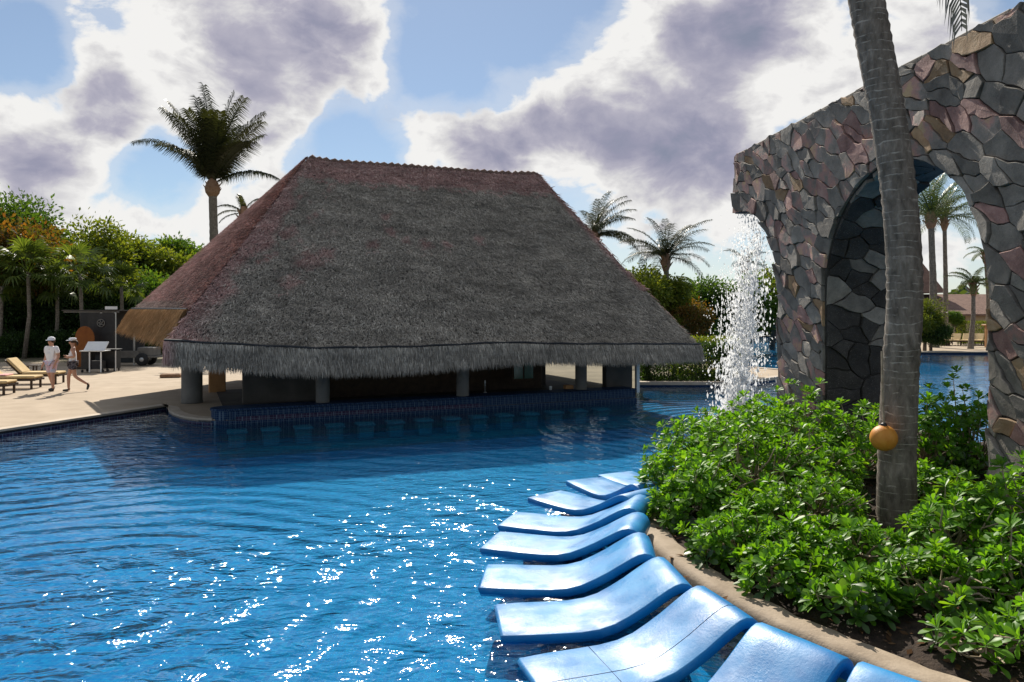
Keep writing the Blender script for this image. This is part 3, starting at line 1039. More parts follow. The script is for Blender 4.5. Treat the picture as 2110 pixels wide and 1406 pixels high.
# submerged ledge and stools in front of the counter
ledge = MB().box(mid + BN * .85 + Vector((0, 0, -.80)), (blen + .5, 1.7, .76), BA)
tag(ledge.build('stool_ledge', M['teal_tile']), kind='structure')
s0, s1 = Vector((-6.3, 16.95, 0)), Vector((2.5, 20.72, 0))
sm = MB().box((0, 0, .165), (.36, .36, .33), BA, .03)
sm.box((0, 0, .36), (.44, .44, .07), BA, .025)
smesh = sm.mesh('pool_stool', M['cyan_tile'])
for i in range(14):
    q = s0.lerp(s1, i / 13)
    o = inst('pool_stool', smesh, None, (q.x, q.y, -.42))
    tag(o, '%s from the left of the teal stools under water at the bar' % ords[i].capitalize(), 'stool', 'submerged stools along the bar')

# ================================================================== THE STONE AQUEDUCT WALL
W0 = Vector((5.43, 18.0, 0))
WA = Vector((.0941, -.9956, 0)); WN = Vector((-.9956, -.0941, 0))
TOP = 6.47; S1, S2, S3, S4 = 2.35, 4.25, 8.42, 11.6
RB = 2.07; CB = S1 - RB
RA = (S3 - S2) / 2; CA = (S2 + S3) / 2; SP = 3.0
WT = 1.2


def wp(s, z, out=0.0):
    return W0 + WA * s + WN * out + Vector((0, 0, z))


wall = empty('stone_wall', wp(3.3, .1)); wo = Vector(wall.location)
tag(wall, 'arched aqueduct wall of irregular grey, plum and ochre stones', 'wall')
prof = [(0, TOP), (0, SP + RB)]
prof += [(CB + RB * math.sin(a), SP + RB * math.cos(a)) for a in np.linspace(0, math.pi / 2, 13)]
prof += [(S1, -1.25), (S2, -1.25), (S2, SP)]
prof += [(CA - RA * math.cos(a), SP + RA * math.sin(a)) for a in np.linspace(0.05, math.pi - .05, 25)]
prof += [(S3, SP), (S3, -.3), (S4, -.3), (S4, TOP)]
n = len(prof)
# elevation in vertical strips: (s, foot) pairs, doubled where the foot jumps
foot = [(0, SP + RB)] + [(CB + RB * math.sin(a), SP + RB * math.cos(a)) for a in np.linspace(0, math.pi / 2, 14)]
foot += [(S1, -1.25), (S2, -1.25)] + [(CA - RA * math.cos(a), SP + RA * math.sin(a)) for a in np.linspace(0, math.pi, 29)] + [(S3, -.3), (S4, -.3)]
vs, fs = [], []
for (sa_, za_), (sb_, zb_) in zip(foot[:-1], foot[1:]):
    k0 = len(vs)
    vs += [wp(sa_, za_), wp(sb_, zb_), wp(sb_, TOP), wp(sa_, TOP), wp(sa_, za_, -WT), wp(sb_, zb_, -WT), wp(sb_, TOP, -WT), wp(sa_, TOP, -WT)]
    if abs(sa_ - sb_) > 1e-4:
        fs += [[k0, k0 + 1, k0 + 2, k0 + 3], [k0 + 7, k0 + 6, k0 + 5, k0 + 4], [k0 + 3, k0 + 2, k0 + 6, k0 + 7]]
    fs += [[k0 + 4, k0 + 5, k0 + 1, k0]]
k0 = len(vs)
vs += [wp(0, SP + RB), wp(0, TOP), wp(0, TOP, -WT), wp(0, SP + RB, -WT), wp(S4, -.3), wp(S4, TOP), wp(S4, TOP, -WT), wp(S4, -.3, -WT)]
fs += [[k0, k0 + 1, k0 + 2, k0 + 3], [k0 + 7, k0 + 6, k0 + 5, k0 + 4]]
core = part(MB().add(vs, fs), 'core', M['mortar'], wall, wo)
bmx = bmesh.new(); bmx.from_mesh(core.data); bmesh.ops.remove_doubles(bmx, verts=bmx.verts, dist=1e-4); bmesh.ops.recalc_face_normals(bmx, faces=bmx.faces); bmx.to_mesh(core.data); bmx.free()


def clip(poly, ax, ay, bx, by):
    """keep the side of the bisector nearer to a"""
    mx, my = (ax + bx) / 2, (ay + by) / 2
    nx, ny = bx - ax, by - ay
    out = []
    for i in range(len(poly)):
        p, q = poly[i], poly[(i + 1) % len(poly)]
        dp = (p[0] - mx) * nx + (p[1] - my) * ny
        dq = (q[0] - mx) * nx + (q[1] - my) * ny
        if dp <= 0: out.append(p)
        if dp * dq < 0:
            s = dp / (dp - dq)
            out.append((p[0] + (q[0] - p[0]) * s, p[1] + (q[1] - p[1]) * s))
    return out


def voronoi(w0, w1, h0, h1, spacing, ang, stretch, keep, seed):
    rr = random.Random(seed)
    ca, sa = math.cos(ang), math.sin(ang)
    seeds = []
    tries = 0
    area = (w1 - w0) * (h1 - h0)
    want = int(area / (spacing * spacing) * 1.35)
    while len(seeds) < want and tries < want * 60:
        tries += 1
        x, y = rr.uniform(w0 - .2, w1 + .2), rr.uniform(h0 - .2, h1 + .2)
        if not keep(x, y, .22): continue
        X, Y = (x * ca + y * sa) * stretch, (-x * sa + y * ca) / stretch
        md = spacing * rr.choice([.35, .5, .8, 1.0, 1.2])
        if all((X - a) ** 2 + (Y - b) ** 2 > md * md for a, b in seeds):
            seeds.append((X, Y))
    box_ = [(w0, h0), (w1, h0), (w1, h1), (w0, h1)]
    boxT = [((x * ca + y * sa) * stretch, (-x * sa + y * ca) / stretch) for x, y in box_]
    cells = []
    for i, (a, b) in enumerate(seeds):
        poly = boxT[:]
        for j in sorted(range(len(seeds)), key=lambda j: (seeds[j][0] - a) ** 2 + (seeds[j][1] - b) ** 2)[1:28]:
            poly = clip(poly, a, b, *seeds[j])
            if len(poly) < 3: break
        if len(poly) >= 3:
            cells.append([(X / stretch * ca - Y * stretch * sa, X / stretch * sa + Y * stretch * ca) for X, Y in poly])
    return cells


def dense(poly, step):
    out = []
    for i in range(len(poly)):
        p, q = poly[i], poly[(i + 1) % len(poly)]
        L = math.hypot(q[0] - p[0], q[1] - p[1])
        k = max(1, int(L / step))
        for j in range(k):
            out.append((p[0] + (q[0] - p[0]) * j / k, p[1] + (q[1] - p[1]) * j / k))
    return out


def in_open(s, z):
    if s < S1:
        if z < SP: return True
        if s <= CB: return z < SP + RB
        return (s - CB) ** 2 + (z - SP) ** 2 < RB * RB
    if S2 < s < S3:
        if z < SP: return True
        return (s - CA) ** 2 + (z - SP) ** 2 < RA * RA
    return False


def push(s, z):
    """move a point that lies in an opening to the nearest stone edge"""
    if s < S1:
        if z < SP: return (S1, z)
        if s <= CB: return (s, SP + RB)
        L = math.hypot(s - CB, z - SP)
        return (CB + (s - CB) / L * RB, SP + (z - SP) / L * RB)
    if z < SP: return (S2, z) if s - S2 < S3 - s else (S3, z)
    L = math.hypot(s - CA, z - SP)
    return (CA + (s - CA) / L * RA, SP + (z - SP) / L * RA)


def wobble(p):
    x, y = p
    return (x + .022 * math.sin(9.1 * y + 3.7 * x) + .014 * math.sin(23 * y - 11 * x + 1.3), y + .022 * math.sin(8.3 * x - 2.9 * y + .7) + .014 * math.sin(21 * x + 13 * y))


def area(poly):
    return abs(sum(poly[i][0] * poly[(i + 1) % len(poly)][1] - poly[(i + 1) % len(poly)][0] * poly[i][1] for i in range(len(poly)))) / 2


STONES = ['stone_grey'] * 10 + ['stone_plum'] * 3 + ['stone_ochre'] * 1 + ['stone_mix'] * 5


ALLST = []


def stone(poly, mapf, rr, mats, hidden=0.0):
    """one split-faced stone: outline inset, chamfered, standing proud of the joint"""
    cx = sum(p[0] for p in poly) / len(poly); cy = sum(p[1] for p in poly) / len(poly)
    size = math.sqrt(area(poly))
    gap = .005 + .008 * rr.random() ** 2
    o1, o2 = [], []
    for p in poly:
        L = math.hypot(p[0] - cx, p[1] - cy) + 1e-6
        gv = gap + (.016 * rr.random() if rr.random() < .3 else 0); k1 = max(.3, 1 - gv / L); k2 = max(.2, 1 - (gv + .005 + .008 * rr.random()) / L)
        o1.append((cx + (p[0] - cx) * k1, cy + (p[1] - cy) * k1)); o2.append((cx + (p[0] - cx) * k2, cy + (p[1] - cy) * k2))
    proud = .02 + .05 * rr.random()
    tx, ty = rr.uniform(-.13, .13), rr.uniform(-.13, .13)
    def top(q): return proud + tx * (q[0] - cx) + ty * (q[1] - cy) + rr.uniform(-.004, .004)
    org = mapf(cx, cy, 0)
    n_ = len(poly)
    vs = [mapf(q[0], q[1], -.03) - org for q in o1] + [mapf(q[0], q[1], max(.012, top(q) - .008)) - org for q in o1] + \
         [mapf(q[0], q[1], max(.02, top(q))) - org for q in o2] + [mapf(cx, cy, proud + rr.uniform(-.004, .006)) - org]
    fs = []
    for i in range(n_):
        j = (i + 1) % n_
        fs += [[i, j, j + n_, i + n_], [i + n_, j + n_, j + 2 * n_, i + 2 * n_], [i + 2 * n_, j + 2 * n_, 3 * n_]]
    # how large this stone stands in the photograph decides whether it is a part of its own
    pp = []
    for q in o2:
        w_ = mapf(q[0], q[1], proud)
        pp.append((1055 + w_.x / max(w_.y, .5) * F_PX, HOR - (w_.z - CAM_Z) / max(w_.y, .5) * F_PX))
    mx_ = sum(a for a, b in pp) / len(pp); my_ = sum(b for a, b in pp) / len(pp)
    seen = area(pp) if (-20 < mx_ < 2130 and -20 < my_ < 1426 and hidden < .5) else 0.0
    ALLST.append((seen, len(ALLST), org, vs, fs, rr.choice(mats)))


rr = random.Random(5)
cells = voronoi(-.02, S4, -.3, TOP + .01, .41, R(58), 1.42, lambda x, y, m_: not in_open(min(max(x, .01), S4), y) or random.Random(int(x * 977 + y * 7919)).random() < .7, 21)
nst = 0
for c in cells:
    c = [wobble(p) if .05 < p[0] < S4 - .05 and p[1] < TOP - .02 else ((p[0], p[1] + .03 * math.sin(p[0] * 7) + .02 * math.sin(p[0] * 17)) if p[1] >= TOP - .02 else p) for p in dense(c, .11)]
    inn = [in_open(*p) for p in c]
    if all(inn): continue
    c = [push(*p) if f else p for p, f in zip(c, inn)]
    q = [c[0]]
    for p in c[1:]:
        if math.hypot(p[0] - q[-1][0], p[1] - q[-1][1]) > .03: q.append(p)
    if len(q) < 4 or area(q) < .012: continue
    stone(q, lambda s, z, o: wp(s, z, o), rr, STONES)
    nst += 1
# the near jamb of the far pier and the vault above it: unrolled (across, along)
LJ = SP + 1.2
def jamb(a, q, o):
    if q < LJ - 0.001 and q - 1.2 < SP:
        z = q - 1.2
        return W0 + WA * (S2 + o) + WN * (-a) + Vector((0, 0, z))
    th_ = (q - LJ) / RA
    rr_ = RA - o
    return W0 + WA * (CA - rr_ * math.cos(th_)) + WN * (-a) + Vector((0, 0, SP + rr_ * math.sin(th_)))
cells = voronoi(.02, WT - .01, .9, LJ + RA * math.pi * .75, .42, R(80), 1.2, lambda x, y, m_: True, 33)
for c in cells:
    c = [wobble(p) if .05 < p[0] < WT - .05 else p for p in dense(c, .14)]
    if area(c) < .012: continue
    stone(c, jamb, rr, ['stone_arch_shade', 'stone_arch_shade', 'stone_grey'])
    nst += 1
# the near end of the wall, just outside the picture
def endf(a, z, o):
    return W0 + WA * (S4 + o) + WN * (-a) + Vector((0, 0, z))
cells = voronoi(.02, WT - .01, .1, TOP, .55, R(70), 1.2, lambda x, y, m_: True, 44)
for c in cells:
    c = [wobble(p) if .05 < p[0] < WT - .05 else p for p in dense(c, .16)]
    if area(c) < .012: continue
    stone(c, endf, rr, STONES, 1.0)
    nst += 1
ALLST.sort(key=lambda q: (-q[0], q[1]))
for seen, _, org, vs, fs, mt in ALLST[:300]:
    o = bpy.data.objects.new('stone', mesh_from('stone', vs, fs, M[mt]))
    o.location = org - wo
    link(o, wall)
rest = MB(); mids = []; mnames = sorted({q[5] for q in ALLST})
for seen, _, org, vs, fs, mt in ALLST[300:]:
    rest.add([v + org - wo for v in vs], fs)
    mids += [mnames.index(mt)] * len(fs)
ro = rest.build('small_stones', M[mnames[0]], wall)
for mn_ in mnames[1:]:
    ro.data.materials.append(M[mn_])
ro.data.polygons.foreach_set('material_index', mids)
tag(ro, kind='stuff')
# coping slab and the water channel on top
for k in range(20):
    ln_ = S4 / 20
    part(MB().box(wp((k + .5) * ln_, TOP + .005 + .02 * rr.random(), -WT / 2 - .03 * rr.random()), (WT - .02, ln_ - .015, .07 + .05 * rr.random()), math.atan2(WA.y, WA.x) + math.pi / 2 + rr.uniform(-.03, .03), .015), 'cap_stone', M['stone_grey'], wall, wo)

# ================================================================== POOL LOUNGERS
# profile of the moulded shell: (distance from the foot, height)
LP = [(0, .035), (.03, .048), (.25, .05), (.5, .05), (.72, .053), (.88, .07), (1.02, .108), (1.15, .17), (1.28, .24), (1.40, .315), (1.50, .375), (1.57, .41), (1.63, .425), (1.69, .415), (1.735, .38), (1.76, .33), (1.765, .27)]
LW, LTH = .70, .085


def lounger_mesh(seed, scale_w=1.0):
    rr = random.Random(seed)
    pts = [Vector((a, 0, b)) for a, b in LP]
    mb = MB()
    hw0 = LW / 2 * scale_w
    ring_n = None
    for i, p in enumerate(pts):
        tt = (pts[min(i + 1, len(pts) - 1)] - pts[max(i - 1, 0)]).normalized()
        nn = Vector((-tt.z, 0, tt.x))
        hw = hw0
        if p.x < .05:
            hw = hw0 - .035 * (1 - p.x / .05)
        th_ = LTH * (1 if p.x > .02 else .8)
        rad = .014
        sec = [(-hw + rad, 0), (-hw / 2, .002), (0, .003), (hw / 2, .002), (hw - rad, 0), (hw - rad * .3, -rad * .3), (hw, -rad), (hw, -th_ + rad), (hw - rad, -th_), (0, -th_), (-hw + rad, -th_), (-hw, -th_ + rad), (-hw, -rad), (-hw + rad * .3, -rad * .3)]
        for y, h_ in sec:
            mb.v.append(p + Vector((0, y, 0)) + nn * h_)
        ring_n = len(sec)
    for i in range(len(pts) - 1):
        for k in range(ring_n):
            k2 = (k + 1) % ring_n
            mb.f.append([i * ring_n + k, i * ring_n + k2, (i + 1) * ring_n + k2, (i + 1) * ring_n + k][::-1])
    mb.f.append(list(range(ring_n)))
    mb.f.append([(len(pts) - 1) * ring_n + k for k in range(ring_n)][::-1])
    return mb.mesh('shell', M['blue'], True)


shell = lounger_mesh(1)
LG = 'blue loungers fanned along the planter rim'
lspec = [  # foot far, foot near, head far, head near in the photograph
    ((1275, 966), (1256, 979), (1420, 960), (1400, 990), 'Farthest blue pool lounger, mostly hidden behind the green shrubs'),
    ((1224, 978), (1181, 991), (1362, 985), (1345, 1012), 'Second farthest blue pool lounger, its head end behind the shrubs'),
    ((1139, 1005), (1099, 1026), (1330, 1003), (1318, 1030), 'Third farthest blue pool lounger, lying almost flat on the water'),
    ((1055, 1051), (1030, 1082), (1316, 1021), (1311, 1054), 'Narrow-looking blue pool lounger where the row starts to curve, fourth from the far end'),
    ((1015, 1092), (998, 1128), (1310, 1056), (1312, 1099), 'Blue pool lounger in mid row, fifth from the far end'),
    ((993, 1158), (992, 1211), (1312, 1101), (1346, 1147), 'Blue pool lounger reaching farthest left, sixth from the far end'),
    ((1011, 1242), (1038, 1308), (1348, 1152), (1427, 1208), 'Blue pool lounger with bright sun glare on its curve, seventh from the far end'),
    ((1074, 1355), (1112, 1440), (1432, 1211), (1558, 1280), 'Blue pool lounger with a seam running along its length'),
    ((1230, 1540), (1330, 1680), (1566, 1286), (1742, 1366), 'Large near blue pool lounger cut by the bottom edge of the picture'),
    ((1480, 1780), (1600, 1950), (1800, 1372), (1985, 1456), 'Nearest blue pool lounger, only its head end showing at the bottom edge'),
]
for i, (ff, fn_, hf, hn, lab) in enumerate(lspec):
    a = (flat(*ff, .06) + flat(*fn_, .06)) / 2
    b = (flat(*hf, .40) + flat(*hn, .40)) / 2
    h_ = Vector((b.x - a.x, b.y - a.y, 0))
    if i >= 8:                                   # foot ends out of the picture: keep the real length
        a = b - h_.normalized() * 1.62
        h_ = Vector((b.x - a.x, b.y - a.y, 0))
    L = h_.length
    e = empty('pool_lounger', (a.x, a.y, 0), math.atan2(h_.y, h_.x))
    tag(e, lab, 'pool lounger', LG)
    o = inst('shell', shell, e, (0, 0, 0), (0, 0, 0), (L / 1.66, 1.0, 1.0))
    # moulded pedestal under the seat, standing on the pool floor
    MB().box((L * .42, 0, -.26), (.5, .36, .48), 0, .02).build('pedestal', M['wall_tile'], e)
    if i == 7:
        sl = L / 1.66
        mbx = MB()
        pl = [(p[0] * sl, p[1]) for p in LP[1:-2]]
        mbx.tube([(x, -.10, z + .0025) for x, z in pl], .003, 5)
        mbx.build('seam', M['darkblue'] if 'darkblue' in M else M['wall_tile'], e, True)
        MB().tube([(.62 * sl, -.34, .0535), (.62 * sl, .34, .0545)], .0022, 5).build('seam', M['wall_tile'], e, True)

# ================================================================== PALMS
def frond(L, el0, droop, az, leaf, n=30, width=.03, twist=0.0, hang=.45, seed=0, up=.25, curl=1.5):
    """one feather leaf: returns vertices and triangles; grows from the origin towards azimuth az"""
    rr = random.Random(seed)
    ca, sa = math.cos(az), math.sin(az)
    pts, p = [], Vector((0, 0, 0))
    K = 14
    pts.append(p.copy()); tans = []
    for i in range(K):
        s = (i + .5) / K
        e = el0 - droop * s ** curl
        t = Vector((math.cos(e) * ca, math.cos(e) * sa, math.sin(e)))
        p = p + t * (L / K); pts.append(p.copy()); tans.append(t)
    tans.append(tans[-1])
    V, Fc = [], []
    side0 = Vector((-sa, ca, 0))
    # rachis, a three-sided tapering rod
    for i, q in enumerate(pts):
        r = .028 * (L / 3) * (1 - .85 * i / K)
        t = tans[i]; b = side0.cross(t).normalized()
        for k in range(3):
            th_ = 2 * math.pi * k / 3
            V.append(q + (side0 * math.cos(th_) + b * math.sin(th_)) * r)
    for i in range(K):
        for k in range(3):
            k2 = (k + 1) % 3
            Fc += [(i * 3 + k, i * 3 + k2, (i + 1) * 3 + k2), (i * 3 + k, (i + 1) * 3 + k2, (i + 1) * 3 + k)]
    for j in range(n):
        s = .10 + .89 * (j + rr.random() * .5) / n
        fi = s * K; i = min(int(fi), K - 1); q = pts[i].lerp(pts[i + 1], fi - i); t = tans[i]
        nrm_ = t.cross(side0); 
        if nrm_.z < 0: nrm_ = -nrm_
        ll = leaf * (math.sin(math.pi * (.12 + .82 * s)) ** .6) * rr.uniform(.85, 1.1)
        fw = .25 + .42 * s
        for sg in (-1, 1):
            d = (side0 * sg * math.cos(twist) + nrm_ * (up + rr.uniform(-.12, .12)) + t * fw).normalized()
            d2 = (d * (1 - hang) + Vector((0, 0, -1)) * hang).normalized()
            d2 = (d2 + Vector((rr.uniform(-.1, .1), rr.uniform(-.1, .1), 0))).normalized()
            wv = d.cross(nrm_).normalized() * width * .5
            b0 = q; m_ = q + d * ll * .45; tip = m_ + d2 * ll * .6
            n0 = len(V)
            V += [b0 - wv * .6, b0 + wv * .6, m_ + wv, m_ - wv, tip]
            Fc += [(n0, n0 + 1, n0 + 2), (n0, n0 + 2, n0 + 3), (n0 + 3, n0 + 2, n0 + 4)]
    return V, Fc


def palm_trunk(path, radii, sides=14, rings=60):
    P = [Vector(p) for p in path]
    def at(s):
        f = s * (len(P) - 1); i = min(int(f), len(P) - 2); q = f - i
        p0, p1, p2, p3 = P[max(i - 1, 0)], P[i], P[i + 1], P[min(i + 2, len(P) - 1)]
        return .5 * ((2 * p1) + (p2 - p0) * q + (2 * p0 - 5 * p1 + 4 * p2 - p3) * q * q + (3 * p1 - p0 - 3 * p2 + p3) * q ** 3)
    pts, rad = [], []
    for i in range(rings + 1):
        s = i / rings
        r = float(np.interp(s, np.linspace(0, 1, len(radii)), radii))
        pts.append(at(s)); rad.append(r * (1.0 + (.035 if i % 2 else -.012) + .015 * math.sin(i * 2.7)))
    return MB().tube(pts, rad, sides)


def coco_palm(base, top, lean_mid, r0, r1, fronds, label, group=None, mat='palm', boot=True, rings=46, cat='palm tree', leaf=.75, width=.04, n=34):
    e = empty('coconut_palm', base)
    tag(e, label, cat, group)
    b = Vector(base); tp = Vector(top) - b; md = Vector(lean_mid) - b
    part_mb = palm_trunk([(0, 0, -.05), md * .5, md, (md + tp) / 2, tp], [r0 * 1.35, r0, (r0 + r1) / 2, r1, r1], 14, rings)
    part_mb.build('trunk', M['trunk'], e, True)
    if boot:
        mb = MB().lathe([(r1 * 1.0, -.75), (r1 * 1.7, -.45), (r1 * 1.9, -.1), (r1 * 1.3, .35), (r1 * .5, .7)], tp, 12)
        for k in range(10):
            a = k * 2.4
            q = tp + Vector((math.cos(a) * r1 * 1.5, math.sin(a) * r1 * 1.5, -.4 + .06 * k))
            mb.tube([q, q + Vector((math.cos(a) * .22, math.sin(a) * .22, .28))], [.07, .02], 5)
        mb.build('crown_base', M['boot'], e)
    for i, fr in enumerate(fronds):
        V, Fc = frond(*fr[:4], leaf=fr[4] if len(fr) > 4 else leaf, seed=i * 17 + int(base[0] * 10), width=width, n=n, **(fr[5] if len(fr) > 5 else {}))
        me = mesh_np('frond', np.array([q[:] for q in V]), np.array(Fc), M[mat])
        inst('frond', me, e, tp + Vector((0, 0, .15)))
    return e


E, Wt = 0.0, math.pi   # azimuth of +X and -X
# the tall palm behind the roof on the left
base = pix(441, 640, 54); base.z = .1
top = pix(438, 385, 54)
fr = [(6.79, R(58), R(78), Wt + .15, 1.15, {'hang': .55}), (5.40, R(28), R(62), E - .1, .95, {'hang': .8, 'up': 0.0}),
      (6.63, R(72), R(24), Wt + .3), (6.79, R(82), R(14), Wt - .4), (7.41, R(88), R(10), Wt - .2), (7.10, R(84), R(16), E + .3),
      (6.79, R(76), R(26), E - .3), (6.63, R(68), R(30), E + .2), (6.02, R(58), R(26), E - .2), (6.02, R(66), R(40), -R(60)), (6.02, R(70), R(30), R(70)),
      (5.55, R(78), R(20), R(120)), (5.55, R(74), R(28), -R(110)), (6.17, R(80), R(20), R(20)), (6.17, R(64), R(20), Wt + .6), (4.94, R(50), R(45), -R(40)), (4.63, R(52), R(50), -R(140)), (5.25, R(86), R(16), -R(90))]
fr += [(5.6, R(70), R(34), Wt + .9), (5.6, R(62), R(36), E + .6), (5.4, R(76), R(30), -R(75)), (5.4, R(80), R(22), R(95)), (5.0, R(54), R(40), Wt - .5), (5.0, R(48), R(38), E - .5)]
coco_palm(base, top, base.lerp(top, .5) + Vector((.1, 0, 0)), .40, .29, fr, 'Tall coconut palm with upright fronds rising behind the left of the thatched roof', 'coconut palms', leaf=1.7, width=.075, n=72)


def rand_crown(seed, L, n=16, lo=-.2, windaz=None):
    rr = random.Random(seed)
    out = []
    for i in range(n):
        az = 2 * math.pi * (i * .618 + rr.random() * .06)
        if windaz is not None and rr.random() < .45:
            az = windaz + rr.uniform(-.9, .9)
        el = rr.uniform(.25, 1.35) if i > 3 else rr.uniform(-.1, .3)
        out.append((L * rr.uniform(.85, 1.1), el, rr.uniform(.7, 1.5), az, .62 * L / 3.2, {'hang': rr.uniform(.4, .75)}))
    return out


def simple_palm(px, py_crown, d, L, label, seed, mat='palm', wind=None, n=16, r=.16, boot=True, base_z=.1):
    top = pix(px, py_crown, d)
    base = Vector((top.x + random.uniform(-.4, .4), d + random.uniform(-.3, .3), base_z))
    return coco_palm(base, top, base.lerp(top, .5) + Vector((random.uniform(-.2, .2), 0, 0)), r * 1.3, r, rand_crown(seed, L, n, windaz=wind), label, 'coconut palms', mat, boot, 30, leaf=.6, width=.05, n=30)


simple_palm(503, 445, 40, 1.5, 'Small distant palm whose tip shows above the left roof slope', 3, n=10)
simple_palm(1225, 490, 44, 2.9, 'Palm half hidden behind the right slope of the thatched roof', 5, wind=E, n=24)
simple_palm(1372, 535, 46, 3.5, 'Wind-blown palm standing clear between the roof and the waterfall', 8, n=28)
simple_palm(1440, 610, 52, 2.4, 'Low palm behind the trees left of the waterfall', 12, 'palm_b', n=12)
simple_palm(1535, 545, 60, 2.4, 'Faint distant palm whose frond shows left of the falling water', 14, n=12)
# palms seen through the arch
simple_palm(1918, 450, 52, 4.2, 'Full green palm framed by the stone arch, left of the pair', 21, 'palm_b', n=26, r=.2)
simple_palm(1946, 455, 55, 3.8, 'Slimmer palm framed by the stone arch, right of the pair', 22, 'palm_b', n=22, r=.14)
simple_palm(2006, 590, 50, 1.9, 'Short palm by the far loungers, seen at the right of the arch', 24, 'palm_b', n=16, r=.12)
simple_palm(2030, 525, 62, 2.0, 'Distant palm top at the right inner edge of the arch', 25, 'palm_b', n=10, r=.12)

# the leaning trunk in the planter
base = Vector((4.36, 8.4, .16))
pth = [(4.38, 8.4, .1), (4.37, 8.4, .9), (4.41, 8.4, 2.0), (4.46, 8.4, 2.9), (4.42, 8.42, 3.9), (4.30, 8.45, 4.9), (4.16, 8.5, 5.8), (4.03, 8.55, 6.7), (3.93, 8.6, 7.6), (3.88, 8.62, 8.5)]
e = empty('coconut_palm', base)
tag(e, 'Leaning grey coconut palm trunk with ring scars growing in the planter shrubs', 'palm tree', 'coconut palms')
mb = palm_trunk([Vector(p) - base for p in pth], [.225, .20, .19, .186, .183, .184, .188, .188, .18, .165], 28, 130)
mb.build('trunk', M['trunk'], e, True)
tp = Vector(pth[-1]) - base
MB().lathe([(.18, -.75), (.27, -.4), (.30, -.1), (.2, .35), (.1, .7)], tp, 14).build('crown_base', M['boot'], e)
fr = rand_crown(40, 3.6, 13)
fr = [f for f in fr if not (-2.8 < f[3] % (2 * math.pi) - 2 * math.pi < -.3)] + [(3.15, R(-20), R(70), E - .05, .75, {'hang': .9, 'up': -.1, 'curl': .6})]
for i, f in enumerate(fr):
    V, Fc = frond(*f[:5], seed=900 + i, width=.045, n=46, **f[5])
    inst('frond', mesh_np('frond', np.array([q[:] for q in V]), np.array(Fc), M['palm']), e, tp + Vector((0, 0, .15)))
# bark wound at the foot of the trunk
# orange globe and its cable
gx = flat(1820, 903, .9)
gp = pix(1821, 903, 8.12)
g_ = empty('globe_float', gp)
tag(g_, 'Orange ball hanging against the palm trunk above the shrubs', 'ball')
bmx = bmesh.new(); bmesh.ops.create_uvsphere(bmx, u_segments=28, v_segments=18, radius=.142)
me = bpy.data.meshes.new('ball'); bmx.to_mesh(me); bmx.free(); me.materials.append(M['orange']); me.polygons.foreach_set('use_smooth', [True] * len(me.polygons))
inst('ball', me, g_)
MB().lathe([(.035, .135), (.03, .16), (.012, .17)], sides=10).build('collar', M['black'], g_)
MB().tube([(0, 0, .165), (0.01, .05, .45), (.02, .08, .95)], .012, 6).build('cord', M['twig'], g_)

# ================================================================== BROADLEAF TREES
def crown_np(seed, rx, rz, n, leaf, lumps=16, flatb=.35):
    r = np.random.default_rng(seed)
    cen = r.normal(0, 1, (lumps, 3)); cen /= np.linalg.norm(cen, axis=1)[:, None]
    cen *= (r.random(lumps) ** .4)[:, None] * .72
    cen[:, 2] = np.where(cen[:, 2] < -flatb, -flatb * r.random(lumps), cen[:, 2])
    rad = .26 + .22 * r.random(lumps)
    k = r.integers(0, lumps, n)
    d = r.normal(0, 1, (n, 3)); d /= np.linalg.norm(d, axis=1)[:, None]
    rr_ = rad[k] * (r.random(n) ** .45) * (1 + .18 * r.normal(0, 1, n))
    P = cen[k] + d * rr_[:, None]
    P = P * np.array([rx, rx, rz])
    # leaf: a bent pair of triangles, drooping outward
    ax = d + r.normal(0, .7, (n, 3)) + np.array([0, 0, -.25]); ax /= np.linalg.norm(ax, axis=1)[:, None]
    sd = np.cross(ax, r.normal(0, 1, (n, 3))); sd /= np.linalg.norm(sd, axis=1)[:, None]
    L = leaf * (.6 + .8 * r.random(n)); W = L * .42
    V = np.stack([P, P + ax * (L * .5)[:, None] + sd * (W * .5)[:, None], P + ax * L[:, None], P + ax * (L * .5)[:, None] - sd * (W * .5)[:, None]], 1).reshape(-1, 3)
    return V, np.arange(4 * n).reshape(-1, 4)


def trunk_mb(h, r, seed, spread):
    rr = random.Random(seed)
    mb = MB().tube([(0, 0, -.1), (rr.uniform(-.15, .15), rr.uniform(-.1, .1), h * .5), (rr.uniform(-.3, .3), rr.uniform(-.2, .2), h)], [r * 1.3, r, r * .7], 9)
    for k in range(6):
        a = k * 1.05 + rr.random()
        z0 = h * rr.uniform(.45, .95)
        mb.tube([(0, 0, z0), (math.cos(a) * spread * .35, math.sin(a) * spread * .35, z0 + h * .25), (math.cos(a) * spread * .7, math.sin(a) * spread * .7, z0 + h * .5)], [r * .5, r * .32, r * .12], 6)
    return mb


CR = {}
for k, (rx, rz, lm) in enumerate([(1.0, .85, 16), (1.0, 1.1, 20), (1.0, .7, 14), (1.0, 1.3, 18)]):
    for mn in ('leaf_a', 'leaf_b', 'leaf_c', 'flower'):
        V, Fq = crown_np(50 + k, rx, rz, 17000, .078, lm)
        CR[(k, mn)] = (V, Fq, mn)
crown_cache = {}


def crown_mesh(k, mn):
    if (k, mn) not in crown_cache:
        V, Fq, _ = CR[(k, mn)]
        crown_cache[(k, mn)] = mesh_np('crown', V, Fq, M[mn])
    return crown_cache[(k, mn)]


trunk_cache = [trunk_mb(1.0, .07, s, .6).mesh('trunk', M['bark'], True) for s in range(4)]


